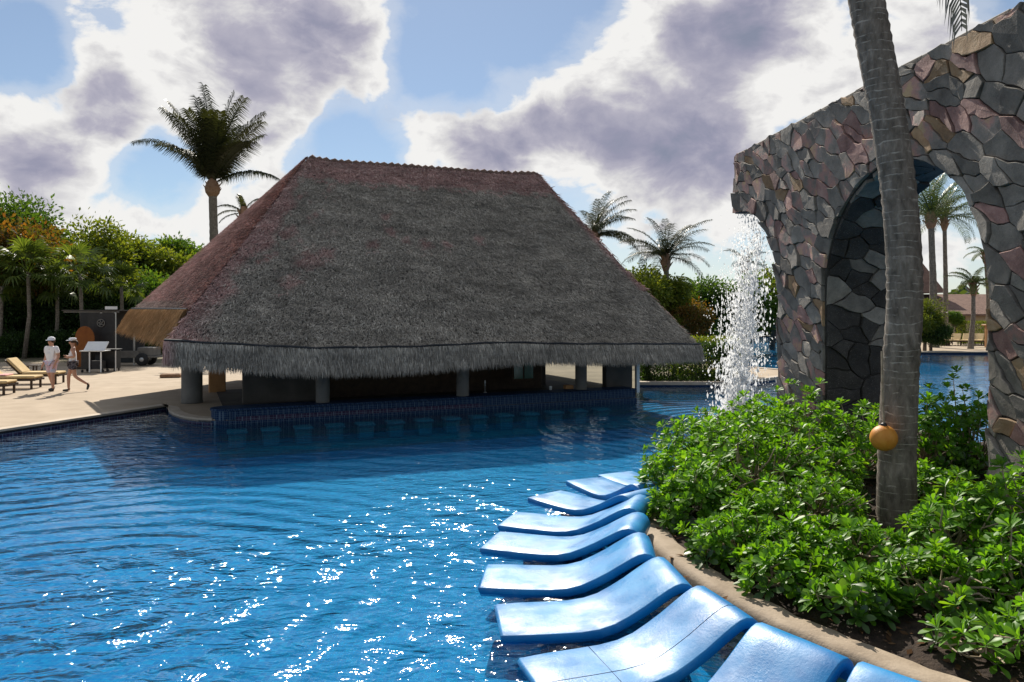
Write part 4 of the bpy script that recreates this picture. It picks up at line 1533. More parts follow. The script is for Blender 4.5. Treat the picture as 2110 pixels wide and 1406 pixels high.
def tree(px, d, top_y, rx, label, k, mn, group, bottom=.35, name='broadleaf_tree', cat='tree'):
    p = pix(px, 640, d); topz = pix(px, top_y, d).z
    rz_u = [.85, 1.1, .7, 1.3][k]
    rz = rx * rz_u
    zc = topz - rz * .95
    e = empty(name, (p.x, p.y, .1), random.uniform(0, 6.28))
    tag(e, label, cat, group)
    inst('trunk', trunk_cache[k], e, (0, 0, 0), (0, 0, 0), (rx * .9, rx * .9, max(zc - .1, .6)))
    inst('crown', crown_mesh(k, mn), e, (0, 0, zc - .1), (0, 0, random.uniform(0, 6)), rx)
    return e


GL = 'trees behind the left deck'
LT = [(18, 43.56, 425, 3.96, 'Tree with orange-brown foliage at the left edge of the picture', 0, 'flower'),
      (62, 51.48, 388, 4.224, 'Tallest dark tree of the left wood, its tips against the sky', 3, 'leaf_a'),
      (-30, 50.16, 400, 4.752, 'Dark tree at the left border behind the orange-leaved one', 1, 'leaf_c'),
      (135, 52.8, 446, 4.224, 'Broad green tree right of the tallest one in the left wood', 1, 'leaf_a'),
      (205, 52.8, 428, 3.96, 'Feathery-topped tree in the middle of the left wood', 1, 'leaf_b'),
      (262, 55.44, 474, 3.96, 'Rounded dark tree in the left wood, halfway to the tall palm', 0, 'leaf_c'),
      (318, 55.44, 470, 3.696, 'Bright green tree in the left wood left of the tall palm', 0, 'leaf_b'),
      (372, 58.08, 488, 3.696, 'Loose grey-green tree just left of the tall palm trunk', 2, 'leaf_a'),
      (430, 60.72, 500, 3.432, 'Low tree at the foot of the tall palm behind the roof', 0, 'leaf_c'),
      (100, 46.2, 500, 3.432, 'Mid-height green tree under the tallest one on the left', 0, 'leaf_a'),
      (185, 46.2, 520, 3.168, 'Yellow-green tree in the second row left of the bar', 2, 'leaf_b'),
      (255, 47.52, 535, 3.168, 'Shaded green tree in the second row near the dark shed', 0, 'leaf_a'),
      (320, 48.84, 540, 3.036, 'Light green tree in the second row against the thatched roof', 1, 'leaf_b'),
      (25, 44.88, 560, 3.168, 'Dense dark tree low at the left edge behind the loungers', 0, 'leaf_c'),
      (380, 50.16, 560, 2.904, 'Small tree hugging the left slope of the thatched roof', 0, 'leaf_a')]
for a in LT:
    tree(*a, GL)
GS = 'undergrowth shrubs behind the left deck'
words = ['at the left border', 'behind the left loungers', 'behind the walking man', 'behind the walking woman', 'left of the dark shed', 'behind the dark shed', 'under the tan eave']
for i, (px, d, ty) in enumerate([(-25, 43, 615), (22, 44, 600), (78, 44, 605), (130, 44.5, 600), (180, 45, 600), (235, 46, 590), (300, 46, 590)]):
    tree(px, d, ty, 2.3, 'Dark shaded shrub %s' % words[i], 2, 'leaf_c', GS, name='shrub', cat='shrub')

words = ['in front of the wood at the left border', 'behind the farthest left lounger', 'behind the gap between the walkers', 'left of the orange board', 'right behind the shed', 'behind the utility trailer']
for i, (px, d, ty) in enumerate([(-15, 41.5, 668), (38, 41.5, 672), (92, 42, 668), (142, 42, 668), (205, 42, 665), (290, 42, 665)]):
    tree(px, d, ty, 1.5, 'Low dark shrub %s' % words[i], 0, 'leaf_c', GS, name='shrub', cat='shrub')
GR = 'trees behind the far pool'
RT = [(1300, 43, 545, 2.4, 'Tree peeking out behind the right roof slope', 0, 'leaf_b'),
      (1345, 44, 532, 2.6, 'Rounded green tree under the wind-blown palm', 0, 'leaf_b'),
      (1395, 46, 585, 2.3, 'Orange-tinged tree right of the roof edge', 1, 'flower'),
      (1420, 50, 575, 2.6, 'Green tree right of the orange-tinged one', 1, 'leaf_a'),
      (1470, 50, 555, 2.8, 'Dense green tree left of the falling water', 0, 'leaf_a'),
      (1525, 54, 545, 3.0, 'Tall green tree directly behind the falling water', 1, 'leaf_a'),
      (1590, 56, 535, 3.0, 'Tree between the falling water and the stone pier', 1, 'leaf_b'),
      (1420, 42, 628, 1.4, 'Low orange-leaved shrub at the far pool edge', 2, 'flower'),
      (1375, 42, 640, 1.6, 'Low green shrub next to the roof corner on the right', 0, 'leaf_b'),
      (1480, 80, 645, 2.2, 'Low shrub on the far bank left of the falling water', 0, 'leaf_a'),
      (1560, 80, 640, 2.4, 'Low shrub on the far bank behind the falling water', 0, 'leaf_c'),
      (1640, 80, 640, 2.4, 'Low shrub on the far bank behind the stone pier', 0, 'leaf_a'),
      (1905, 47.3, 605, 1.5, 'Yellow-green shrub beside the palm trunk, seen through the arch', 1, 'leaf_b'),
      (1918, 47.6, 655, 1.3, 'Dark rounded shrub at the far pool edge, seen through the arch', 0, 'leaf_c'),
      (1962, 58, 640, 1.0, 'Small tree in front of the sand wall, seen through the arch', 2, 'leaf_a')]
for a in RT:
    tree(*a, GR)

# far wood that closes the horizon
V = []; Fq = []
r2 = np.random.default_rng(9)
n = 26000
ang = r2.uniform(-1.15, 1.05, n)
dist = r2.uniform(105, 125, n)
hh = 4.5 + 1.6 * np.sin(ang * 23) + 1.2 * np.sin(ang * 61 + 1) + .9 * np.sin(ang * 117)
P = np.stack([np.sin(ang) * dist, np.cos(ang) * dist, .1 + hh * r2.random(n) ** .7], 1)
ax = r2.normal(0, 1, (n, 3)); ax /= np.linalg.norm(ax, axis=1)[:, None]
sd = np.cross(ax, r2.normal(0, 1, (n, 3))); sd /= np.linalg.norm(sd, axis=1)[:, None]
V = np.stack([P - ax * .55, P + sd * .35, P + ax * .55, P - sd * .35], 1).reshape(-1, 3)
far = link(bpy.data.objects.new('far_wood', mesh_np('far_wood', V, np.arange(4 * n).reshape(-1, 4), M['leaf_far'])))
tag(far, 'far belt of green trees closing the horizon', 'trees', kind='stuff')

# ------------------------------------------------------------------ fan palms in front of the left wood
def fan_leaf(seed):
    rr = random.Random(seed)
    V, Fc = [], []
    nb = 16
    for k in range(nb):
        a = -1.9 + 3.8 * k / (nb - 1)
        L = .62 * (1 - .25 * abs(a) / 1.9) * rr.uniform(.9, 1.1)
        d = Vector((math.cos(a), math.sin(a), .0)); s_ = Vector((-d.y, d.x, 0)) * .035
        n0 = len(V)
        V += [Vector((0, 0, 0)), d * L * .55 + s_ + Vector((0, 0, .03)), d * L * .55 - s_ + Vector((0, 0, .03)), d * L + Vector((0, 0, -.22 * rr.uniform(.5, 1.4)))]
        Fc += [(n0, n0 + 2, n0 + 1), (n0 + 1, n0 + 2, n0 + 3)]
    # stalk
    n0 = len(V)
    V += [Vector((-.8, .012, -.12)), Vector((-.8, -.012, -.12)), Vector((0, -.012, 0)), Vector((0, .012, 0))]
    Fc += [(n0, n0 + 1, n0 + 2), (n0, n0 + 2, n0 + 3)]
    V = [v + Vector((.8, 0, .12)) for v in V]
    return mesh_np('leaf', np.array([q[:] for q in V]), np.array(Fc), M['fan'])


fan_leaves = [fan_leaf(s) for s in range(4)]


def fan_palm(px, py, d, label, seed, sc=1.0, n=26):
    rr = random.Random(seed)
    c = pix(px, py, d)
    e = empty('fan_palm', (c.x, c.y, .1)); tag(e, label, 'fan palm', 'fan palms at the deck edge')
    h_ = c.z - .1
    MB().tube([(rr.uniform(-.3, .3), 0, -.05), (rr.uniform(-.1, .1), 0, h_ * .5), (0, 0, h_)], [.13, .10, .09], 10).build('trunk', M['trunk'], e, True)
    for i in range(n):
        el = rr.uniform(-.7, 1.3)
        inst('leaf', fan_leaves[i % 4], e, (0, 0, h_ + rr.uniform(-.25, .15)), (rr.uniform(-.3, .3), -el, i * 2.399 + rr.random() * .4), sc * rr.uniform(.85, 1.15))


fan_palm(58, 560, 40, 'Fan palm with thin trunk behind the loungers at far left', 1, 1.5, 36)
fan_palm(165, 565, 40.5, 'Fan palm standing between the walkers and the wood', 2, 1.35, 32)
fan_palm(118, 590, 42.0, 'Smaller fan palm half hidden between the two larger ones', 3, 1.15, 24)
fan_palm(5, 590, 41, 'Fan palm cut by the left border of the picture', 4, 1.35, 26)
fan_palm(250, 590, 43.0, 'Fan palm above the shed beside the tan eave', 5, 1.15, 24)

# ================================================================== HEDGES
def hedge(name, label, x0, x1, y0, y1, h_, mn, n, leaf=.09, seed=1, cat='hedge', group=None):
    r = np.random.default_rng(seed)
    e = empty(name, ((x0 + x1) / 2, (y0 + y1) / 2, .1)); tag(e, label, cat, group)
    w_, d_ = (x1 - x0), (y1 - y0)
    P = r.random((n, 3)) - .5
    f_ = r.integers(0, 3, n); sg = np.where(r.random(n) < .5, -.5, .5)
    for a in range(3):
        P[f_ == a, a] = sg[f_ == a] * (1 - .12 * r.random((f_ == a).sum()))
    P = P * np.array([w_, d_, h_]) * (1 + .05 * r.normal(0, 1, (n, 1)))
    P[:, 2] += h_ / 2
    P = P[P[:, 2] > 0]; n = len(P)
    ax = r.normal(0, 1, (n, 3)) + np.array([0, 0, .6]); ax /= np.linalg.norm(ax, axis=1)[:, None]
    sd = np.cross(ax, r.normal(0, 1, (n, 3))); sd /= np.linalg.norm(sd, axis=1)[:, None]
    V = np.stack([P, P + ax * leaf * .5 + sd * leaf * .25, P + ax * leaf, P + ax * leaf * .5 - sd * leaf * .25], 1).reshape(-1, 3)
    inst('foliage', mesh_np('foliage', V, np.arange(4 * n).reshape(-1, 4), M[mn]), e)
    mb = MB()
    rr = random.Random(seed)
    for k in range(int(max(4, w_ * 3))):
        x = rr.uniform(-w_ / 2, w_ / 2) * .9; y = rr.uniform(-d_ / 2, d_ / 2) * .8
        mb.tube([(x, y, -.02), (x + rr.uniform(-.1, .1), y, h_ * .5), (x + rr.uniform(-.2, .2), y, h_ * .9)], [.025, .018, .008], 5)
    mb.build('stems', M['bark'], e)


hedge('hedge', 'Dark clipped hedge on the kerb right of the bar', 4.9, 8.1, 27.2, 28.6, 1.35, 'leaf_c', 15000, .10, 3)
hedge('hedge', 'Lighter hedge top behind the dark one, left of the falling water', 6.6, 9.3, 29.2, 31.0, 1.5, 'leaf_b', 8000, .10, 4)
hedge('hedge', 'Bright green box hedge by the far loungers, seen through the arch', 35.0, 36.9, 57.2, 58.2, 1.75, 'leaf_b', 5000, .10, 6)

# ================================================================== WATERFALL
def drops(P, L, W, seed):
    r = np.random.default_rng(seed)
    n = len(P)
    o = np.array([[0, 0, 1], [1, 0, 0], [0, 1, 0], [-1, 0, 0], [0, -1, 0], [0, 0, -1]], dtype=float)
    S_ = np.stack([W, W, L], 1)
    V = P[:, None, :] + o[None] * S_[:, None, :]
    fc = np.array([[0, 3, 4], [0, 4, 1], [5, 4, 3], [5, 1, 4]])   # thin curved flecks of water, open at the back
    Fc = (np.arange(n) * 6)[:, None, None] + fc[None]
    return V.reshape(-1, 3), Fc.reshape(-1, 3)


r3 = np.random.default_rng(77)
n = 3500
tt = r3.random(n) ** .8                                 # 0 at the lip, 1 at the pool
zt = 5.1
z = zt * (1 - tt)
fall = np.sqrt(np.clip(tt, 0, 1))
# sheet hangs across the tip of the wall and breaks up as it falls
wx = r3.normal(0, 1, n)
cl = r3.integers(0, 26, n); clx = r3.normal(0, .30, 26); clw = .03 + .05 * r3.random(26)
x = 5.83 + np.where(r3.random(n) < .6, clx[cl] + wx * clw[cl] * (1 + tt), wx * .19) * (.85 - .15 * tt) - .42 * fall ** 1.6
y = 17.72 + r3.normal(0, .16, n) + .15 * tt
stq = r3.random(n) < .10
L = np.where(stq, .07 + .09 * r3.random(n), (.022 + .05 * r3.random(n)) * (.7 + .6 * tt)); Wd = np.where(stq, .007 + .007 * r3.random(n), .010 + .022 * r3.random(n) ** 2 * (.7 + tt))
V1, F1_ = drops(np.stack([x, y, z], 1), L, Wd, 1)
# spray thrown sideways
n2 = 2000
t2 = .25 + .75 * r3.random(n2)
P2 = np.stack([5.55 + r3.normal(0, .34, n2), 17.8 + r3.normal(0, .35, n2), zt * (1 - t2)], 1)
V2, F2_ = drops(P2, .012 + .014 * r3.random(n2), .006 + .009 * r3.random(n2), 2)
# splash on the pool
n3 = 2200
a3 = r3.random(n3) * 6.28; q3 = np.abs(r3.normal(0, .38, n3))
P3 = np.stack([5.42 + np.cos(a3) * q3, 17.85 + np.sin(a3) * q3, .02 + np.abs(r3.normal(0, .22, n3)) * np.exp(-q3 * 1.4)], 1)
V3, F3_ = drops(P3, .014 + .03 * r3.random(n3), .010 + .018 * r3.random(n3), 3)
V = np.concatenate([V1, V2, V3]); Fc = np.concatenate([F1_, F2_ + len(V1), F3_ + len(V1) + len(V2)])
wf = link(bpy.data.objects.new('waterfall', mesh_np('waterfall', V, Fc, M['spray'], True)))
tag(wf, 'white falling water spilling from the broken end of the stone wall', 'waterfall', kind='stuff')

# ================================================================== PLANTER SHRUBS
def leaf_shape(L, wd, bend, rr):
    """spoon-shaped leaf along +X with a folded midrib, rounded at the end"""
    st = [(0, .10), (.35, .42), (.70, 1.0), (.92, .72), (1.0, .18)]
    V, Fc = [], []
    for s, w_ in st:
        z = bend * s * s * L
        V += [Vector((s * L, -w_ * wd / 2, z + .10 * wd * w_)), Vector((s * L, 0, z)), Vector((s * L, w_ * wd / 2, z + .10 * wd * w_))]
    for i in range(len(st) - 1):
        a = i * 3
        Fc += [(a, a + 3, a + 4, a + 1), (a + 1, a + 4, a + 5, a + 2)]
    return V, Fc


def rosette(seed, nl=15, L0=.125):
    rr = random.Random(seed)
    V, Fc = [], []
    for k in range(nl):
        s = k / (nl - 1)                           # outer leaves first, then the upright heart
        el = .15 + 1.1 * s + rr.uniform(-.15, .15)
        L = L0 * (1.05 - .45 * s) * rr.uniform(.85, 1.15)
        v, f = leaf_shape(L, L * .42, rr.uniform(-.35, .05) * (1 - s * .6), rr)
        Rm = Matrix.Rotation(k * 2.399 + rr.uniform(-.2, .2), 4, 'Z') @ Matrix.Rotation(-el, 4, 'Y') @ Matrix.Rotation(rr.uniform(-.3, .3), 4, 'X')
        n0 = len(V)
        V += [Rm @ q + Vector((0, 0, .03 * s)) for q in v]
        Fc += [tuple(i + n0 for i in q) for q in f]
    return V, Fc


ROS = []
for s in range(6):
    V, Fc = rosette(s, 14 + s % 3)
    ROS.append(mesh_np('leaf_rosette', np.array([q[:] for q in V]), np.array(Fc), M['naupaka'], True))
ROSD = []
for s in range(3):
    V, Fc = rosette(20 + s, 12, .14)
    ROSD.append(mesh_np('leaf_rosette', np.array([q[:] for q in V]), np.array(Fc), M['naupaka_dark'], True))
LEAF = []
for s in range(4):
    rr = random.Random(60 + s)
    v, f = leaf_shape(.15, .062, [-.3, -.12, .02, -.45][s], rr)
    LEAF.append(mesh_np('leaf', np.array([q[:] for q in v]), np.array(f), M['naupaka'], True))
TIP = MB().tube([(0, 0, -.05), (0, 0, .02)], [.006, .003], 5).mesh('leaf_rosette', M['twig'])

SG = 'leafy shrubs in the planter'


def shrub(x, y, r, h_, label, n, seed, dens=1.0, bare=.0, detail=False, upright=.55, sc=1.0):
    rr = random.Random(seed)
    z0 = soil_h(x, y) if inside(x, y, soil_poly) else .15
    e = empty('leafy_shrub', (x, y, z0)); tag(e, label, 'shrub', SG)
    stems = MB()
    bases = [(rr.uniform(-.12, .12), rr.uniform(-.12, .12)) for _ in range(5)]
    for i in range(n):
        a = i * 2.399 + rr.uniform(-.4, .4)
        u = (i + .5) / n
        ph = math.acos(1 - u * 1.02) if u < .98 else 1.45          # upper half of a dome
        ph = min(ph, 1.5)
        k = rr.uniform(.74, 1.06) * (1 + .12 * math.sin(a * 3 + seed) + .10 * math.sin(a * 5 + seed * 2))
        p = Vector((math.cos(a) * math.sin(ph) * r * k, math.sin(a) * math.sin(ph) * r * k, max(.06, math.cos(ph) * h_ * k)))
        # keep the leaves out over the rim only a little
        wx, wy = x + p.x, y + p.y
        nrm_ = Vector((p.x / r, p.y / r, p.z / h_ + upright)).normalized()
        nrm_ = (nrm_ + Vector((rr.uniform(-.35, .35), rr.uniform(-.35, .35), rr.uniform(-.1, .3)))).normalized()
        q = Vector((0, 0, 1)).rotation_difference(nrm_) @ Quaternion((0, 0, 1), rr.uniform(0, 6.28))
        s_ = sc * rr.uniform(.8, 1.25)
        if bare >= 8 and p.y < 0 and .15 * h_ < p.z < .7 * h_ and rr.random() < .45:
            continue                                # thin spots where the branches show
        if detail and p.y < .1 * r and p.z < h_ * .95:
            o = bpy.data.objects.new('leaf_rosette', TIP)
            o.location = p; o.rotation_mode = 'QUATERNION'; o.rotation_quaternion = q; o.scale = (s_,) * 3
            link(o, e)
            nl = 13
            for j in range(nl):
                t_ = j / (nl - 1)
                lf = bpy.data.objects.new('leaf', LEAF[(i + j) % 4])
                lf.rotation_euler = (rr.uniform(-.3, .3), -(.1 + 1.1 * t_ + rr.uniform(-.15, .15)), j * 2.399 + rr.uniform(-.2, .2))
                lf.location = (0, 0, .02 * t_)
                k2 = (1.05 - .4 * t_) * rr.uniform(.85, 1.15)
                lf.scale = (k2, k2, k2)
                link(lf, o)
        else:
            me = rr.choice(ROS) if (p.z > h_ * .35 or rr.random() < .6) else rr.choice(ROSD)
            o = bpy.data.objects.new('leaf_rosette', me)
            o.location = p; o.rotation_mode = 'QUATERNION'; o.rotation_quaternion = q; o.scale = (s_,) * 3
            link(o, e)
        if rr.random() < .45:
            b = rr.choice(bases)
            b0 = Vector((b[0], b[1], 0))
            mid_ = b0.lerp(p, .5) + Vector((rr.uniform(-.08, .08), rr.uniform(-.08, .08), rr.uniform(-.12, .02) + .04))
            if mid_.z < .03: mid_.z = .03
            stems.tube([b0, b0.lerp(mid_, .5) + Vector((0, 0, .03)), mid_, mid_.lerp(p, .6) + Vector((0, 0, -.02)), p], [.014, .012, .010, .008, .005], 5, False)
    for k in range(int(bare)):
        a = rr.uniform(-2.6, -.5)
        p = Vector((math.cos(a) * r * rr.uniform(.7, 1.15), math.sin(a) * r * rr.uniform(.8, 1.2), rr.uniform(.25, 1.0) * h_))
        b = rr.choice(bases); b0 = Vector((b[0], b[1], 0))
        w1 = b0.lerp(p, .4) + Vector((rr.uniform(-.12, .12), rr.uniform(-.1, .1), rr.uniform(0, .12)))
        w2 = b0.lerp(p, .75) + Vector((rr.uniform(-.1, .1), rr.uniform(-.1, .1), rr.uniform(-.03, .1)))
        stems.tube([b0, w1, w2, p], [.016, .013, .010, .005], 6, False)
    stems.build('stems', M['twig'], e, True)


SH = [  # x, depth, radius, height, label, rosettes, bare twigs, detailed leaves
    (2.38, 10.0, .64, .72, 'Leafy shrub overhanging the pool at the left tip of the planter', 120, 4, False),
    (2.95, 11.3, .78, .86, 'Leafy shrub on the water side in front of the falling water', 120, 2, False),
    (3.6, 12.1, .80, .82, 'Leafy shrub just below the foot of the falling water', 100, 0, False),
    (4.35, 12.9, .80, 1.0, 'Leafy shrub against the left foot of the first stone pier', 100, 0, False),
    (4.55, 11.6, .75, 1.16, 'Highest shrub mound in front of the first stone pier', 110, 0, False),
    (5.05, 10.7, .62, 1.02, 'Leafy shrub left of the palm trunk under the arch', 90, 0, False),
    (2.35, 8.95, .66, .68, 'Leafy shrub behind the fifth and sixth blue loungers', 120, 8, False),
    (3.2, 9.7, .78, .92, 'Broad shrub in the middle of the planter', 125, 8, False),
    (3.95, 9.7, .62, .88, 'Leafy shrub beside the orange ball', 100, 6, False),
    (2.72, 8.0, .58, .58, 'Low shrub with bare twigs behind the glaring lounger', 90, 10, False),
    (3.42, 8.35, .60, .62, 'Twiggy shrub left of the palm trunk foot', 90, 12, False),
    (2.78, 7.15, .42, .40, 'Small shrub nearest the rim beside the seamed lounger', 55, 6, False),
    (3.3, 7.1, .45, .46, 'Small open shrub in front of the palm trunk foot', 55, 12, False),
    (6.15, 11.0, .70, 1.22, 'Dark green shrub behind the palm trunk under the arch', 100, 0, False),
    (6.95, 11.1, .78, 1.25, 'Dark green shrub beside the second stone pier under the arch', 110, 0, False),
    (5.35, 9.3, .45, .45, 'Low shrub in the shade behind the palm trunk', 50, 4, False),
    (4.25, 7.05, .56, .70, 'Twiggy bright green shrub right of the palm trunk', 90, 10, False),
    (4.95, 7.2, .58, .86, 'Bright shrub in front of the second stone pier', 90, 6, False),
    (3.55, 6.3, .44, .44, 'Low shrub with bare branches near the lower right', 45, 12, False),
    (4.3, 6.1, .45, .60, 'Twiggy shrub at the right border of the picture', 60, 10, False),
    (2.05, 8.75, .38, .38, 'Small rounded shrub at the rim behind the fifth lounger', 40, 3, False),
    (2.18, 7.55, .40, .38, 'Small rounded shrub at the rim behind the glaring lounger', 40, 3, False),
    (2.44, 6.75, .38, .34, 'Small bright shrub at the rim behind the seamed lounger', 36, 4, False),
    (2.82, 6.2, .36, .32, 'Small shrub at the rim above the large near lounger', 32, 4, False),
    (3.42, 5.35, .34, .30, 'Large-leaved small shrub at the lower right corner', 13, 3, True),
    (3.85, 5.2, .36, .40, 'Nearest large-leaved shrub at the bottom right corner', 14, 4, True),
]
for i, (x, y, r, h_, lab, n, bare, det) in enumerate(SH):
    shrub(x, y, r, h_, lab, int(n * 1.6), 300 + i * 7, bare=bare, detail=det, sc=.95)

# dry leaves scattered on the soil
r4 = np.random.default_rng(5)
pts = []
while len(pts) < 2600:
    x, y = r4.uniform(1.6, 6.5), r4.uniform(4.0, 12)
    if inside(x, y, soil_poly):
        pts.append((x, y, soil_h(x, y) + .006 + .012 * r4.random()))
P = np.array(pts); n = len(P)
a = r4.uniform(0, 6.28, n); ax = np.stack([np.cos(a), np.sin(a), r4.normal(0, .25, n)], 1)
sd = np.stack([-np.sin(a), np.cos(a), r4.normal(0, .3, n)], 1)
L = (.015 + .04 * r4.random(n))[:, None]
V = np.stack([P - ax * L, P + sd * L * .4, P + ax * L, P - sd * L * .4], 1).reshape(-1, 3)
lt = link(bpy.data.objects.new('leaf_litter', mesh_np('leaf_litter', V, np.arange(4 * n).reshape(-1, 4), M['litter'])))
tag(lt, 'dry brown leaves scattered over the planter soil', 'leaf litter', kind='stuff')
# a few leaves lying on the rim
for i, (px, py) in enumerate([(1392, 1143), (1382, 1150), (1423, 1190), (1500, 1228), (1350, 1085)]):
    q = flat(px, py, .215)
    v, f = leaf_shape(.09, .05, -.2, random)
    o = MB().add(v, f).build('fallen_leaf', M['litter'], None, False, q)
    o.rotation_euler = (0, 0, i * 1.3)
    tag(o, ['Left', 'Right', 'Tiny reddish', 'Lone', 'Far'][i] + ' dry leaf lying on the concrete planter rim' + ['', ' next to another', ' by a lounger head', ' near the small shrubs', ' beside the narrow lounger'][i], 'leaf', 'dry leaves on the rim')

# ================================================================== DECK FURNITURE
def sun_lounger(loc, rz, label, back=.75, towel=False, group='cushioned sun loungers on the left deck', L=1.95):
    e = empty('sun_lounger', loc, rz); tag(e, label, 'sun lounger', group)
    w_ = .66
    f = MB()
    for yy in (-w_ / 2 + .03, w_ / 2 - .03):
        f.box((L / 2, yy, .30), (L, .05, .07), 0, .008)
    for xx in (.03, L * .5, L - .03):
        f.box((xx, 0, .30), (.05, w_ - .1, .05))
    f.build('frame', M['darkwood'], e)
    for xx in (.12, L - .12):
        for yy in (-w_ / 2 + .04, w_ / 2 - .04):
            MB().box((xx, yy, .135), (.06, .06, .27), 0, .006).build('leg', M['darkwood'], e)
    hx = L * .63
    MB().box((hx / 2 + .01, 0, .385), (hx - .02, w_ - .04, .09), 0, .03).build('seat_cushion', M['cushion'], e)
    bl = L - hx
    Mx = Matrix.Rotation(-back, 4, 'Y')
    c = Vector((hx + math.cos(back) * bl / 2, 0, .36 + math.sin(back) * bl / 2 + .03))
    MB().box(c, (bl, w_ - .04, .09), 0, .03, Mx).build('back_cushion', M['cushion'], e)
    MB().box(c - Vector((-math.sin(back) * .07, 0, math.cos(back) * .07)), (bl, w_ - .02, .035), 0, 0, Mx).build('backrest', M['darkwood'], e)
    if towel:
        t_ = MB().box((hx * .9, 0, .455), (.35, .5, .05), 0, .02).build('towel', M['towel'], None)
        t_.parent = None
        t_.matrix_world = Matrix.Translation(loc) @ Matrix.Rotation(rz, 4, 'Z')
        tag(t_, 'Folded pink towel on a sun lounger at the left border', 'towel')
    return e


# foot ends to the right, backs to the left (the lounger's +x runs from foot to head)
sun_lounger((flat(130, 790, .125).x, flat(130, 790, .125).y, .125), math.pi + .12, 'Tan cushioned sun lounger with raised back, farthest of the left group', .8)
p = flat(82, 800, .125)
sun_lounger((p.x, p.y, .125), math.pi + .12, 'Tan cushioned sun lounger with a pink towel, middle of the left group', .7, True)
p = flat(27, 812, .125)
sun_lounger((p.x, p.y, .125), math.pi + .12, 'Nearest tan sun lounger at the left border of the picture', .6)
p = flat(72, 775, .125)
tb = empty('side_table', (p.x, p.y, .125)); tag(tb, 'Small dark side table behind the sun loungers', 'table')
MB().box((0, 0, .42), (.45, .45, .04), .1, .01).build('top', M['darkwood'], tb)
for sx2 in (-1, 1):
    for sy2 in (-1, 1):
        MB().box((sx2 * .17, sy2 * .17, .2), (.045, .045, .4)).build('leg', M['darkwood'], tb)

# far loungers by the pool beyond the arch
fo = ['leftmost', 'second from left', 'third from left', 'fourth from left', 'rightmost']
for i in range(5):
    p = flat(1940 + i * 25, 713, .13)
    sun_lounger((p.x, p.y + i * .05, .13), R(52), 'Far tan sun lounger beyond the arch, %s of its row' % fo[i], .7, group='sun loungers beyond the arch')

# serving cart with white lid
p = flat(196, 768, .125)
gc = empty('grill_cart', (p.x, p.y, .125), .05); tag(gc, 'Black cart with a white tilted lid behind the walking woman', 'cart')
MB().box((-.28, 0, .52), (.34, .5, .72), 0, .015).build('cabinet', M['black'], gc)
MB().box((.12, .02, .33), (.40, .46, .34), 0, .01).build('drawer', M['black'], gc)
MB().box((.0, 0, .91), (1.0, .58, .05), 0, .01).build('worktop', M['steel'], gc)
MB().box((.02, .06, 1.10), (.86, .52, .05), 0, .012, Matrix.Rotation(.75, 4, 'X')).build('lid', M['white'], gc)
for xx in (-.1, .36):
    MB().box((xx, -.25, .45), (.045, .03, .85)).build('post', M['white'], gc)
for xx in (-.42, .42):
    for yy in (-.2, .2):
        MB().lathe([(.02, 0), (.05, .02), (.05, .10), (.02, .12)], (xx, yy, .02), 10).build('caster', M['black'], gc)
p = flat(228, 765, .125)
bc = empty('service_cart', (p.x, p.y, .125), .05); tag(bc, 'Plain black service cart right of the white-lidded cart', 'cart')
MB().box((0, 0, .5), (.62, .5, .75), 0, .015).build('cabinet', M['black'], bc)
MB().box((0, 0, .93), (.72, .56, .05), 0, .01).build('worktop', M['black'], bc)
MB().box((.33, -.26, .46), (.035, .03, .85)).build('post', M['white'], bc)
for xx in (-.25, .25):
    for yy in (-.2, .2):
        MB().box((xx, yy, .06), (.05, .05, .12)).build('foot', M['black'], bc)

# rounded orange board
p = flat(168, 762, .125)
ob = MB()
pro = [(.42 * math.cos(a) * (1 if a > 0 else 1), 1.35 + .55 * math.sin(a)) for a in np.linspace(0, math.pi, 17)] + [(-.40, .9), (-.34, .3), (-.3, 0), (.3, 0), (.34, .3), (.40, .9)]
nn_ = len(pro)
v = [Vector((x, -.03, z)) for x, z in pro] + [Vector((x, .03, z)) for x, z in pro]
f = [list(range(nn_)), [i + nn_ for i in range(nn_)][::-1]] + [[i, i + nn_, (i + 1) % nn_ + nn_, (i + 1) % nn_] for i in range(nn_)]
obd = empty('rounded_board', (p.x, p.y + .25, .125)); tag(obd, 'Orange-brown board with rounded top standing behind the walking woman', 'board')
MB().add(v, f).build('panel', M['rust'], obd)
MB().box((0, .12, .05), (.7, .4, .1), 0, .01).build('base', M['darkwood'], obd)

# dark shed with thin posts and a round emblem
p = pix(200, 640, 36.0)
sd_ = empty('dark_shed', (p.x, p.y, .1)); tag(sd_, 'Dark open-fronted shed with thin grey posts behind the carts', 'shed')
MB().box((.1, 1.2, 1.3), (3.2, .1, 2.6)).build('back_wall', M['black'], sd_)
MB().box((.35, 0.0, 2.62), (2.7, 2.4, .05), 0, .01).build('roof', M['darkwall'], sd_)
MB().box((1.35, -1.22, 2.74), (.55, .06, .14)).build('fascia', M['white'], sd_)
for px_ in (157, 188, 229):
    xx = pix(px_, 640, 32.9).x - p.x
    MB().box((xx, -1.1, 1.28), (.06, .06, 2.56)).build('post', M['steel'], sd_)
MB().box((.35, -1.1, 2.55), (2.6, .06, .06)).build('beam', M['concrete'], sd_)
em = pix(208, 666, 33.2)
eo = em - Vector(sd_.location)
MB().box((eo.x, eo.y + .06, 1.55), (1.2, .05, 1.9)).build('door_panel', M['black'], sd_)
ems = MB()
ems.tube([(eo.x + .165 * math.cos(a), eo.y, eo.z + .165 * math.sin(a)) for a in np.linspace(0, 2 * math.pi, 25)], .018, 6, False)
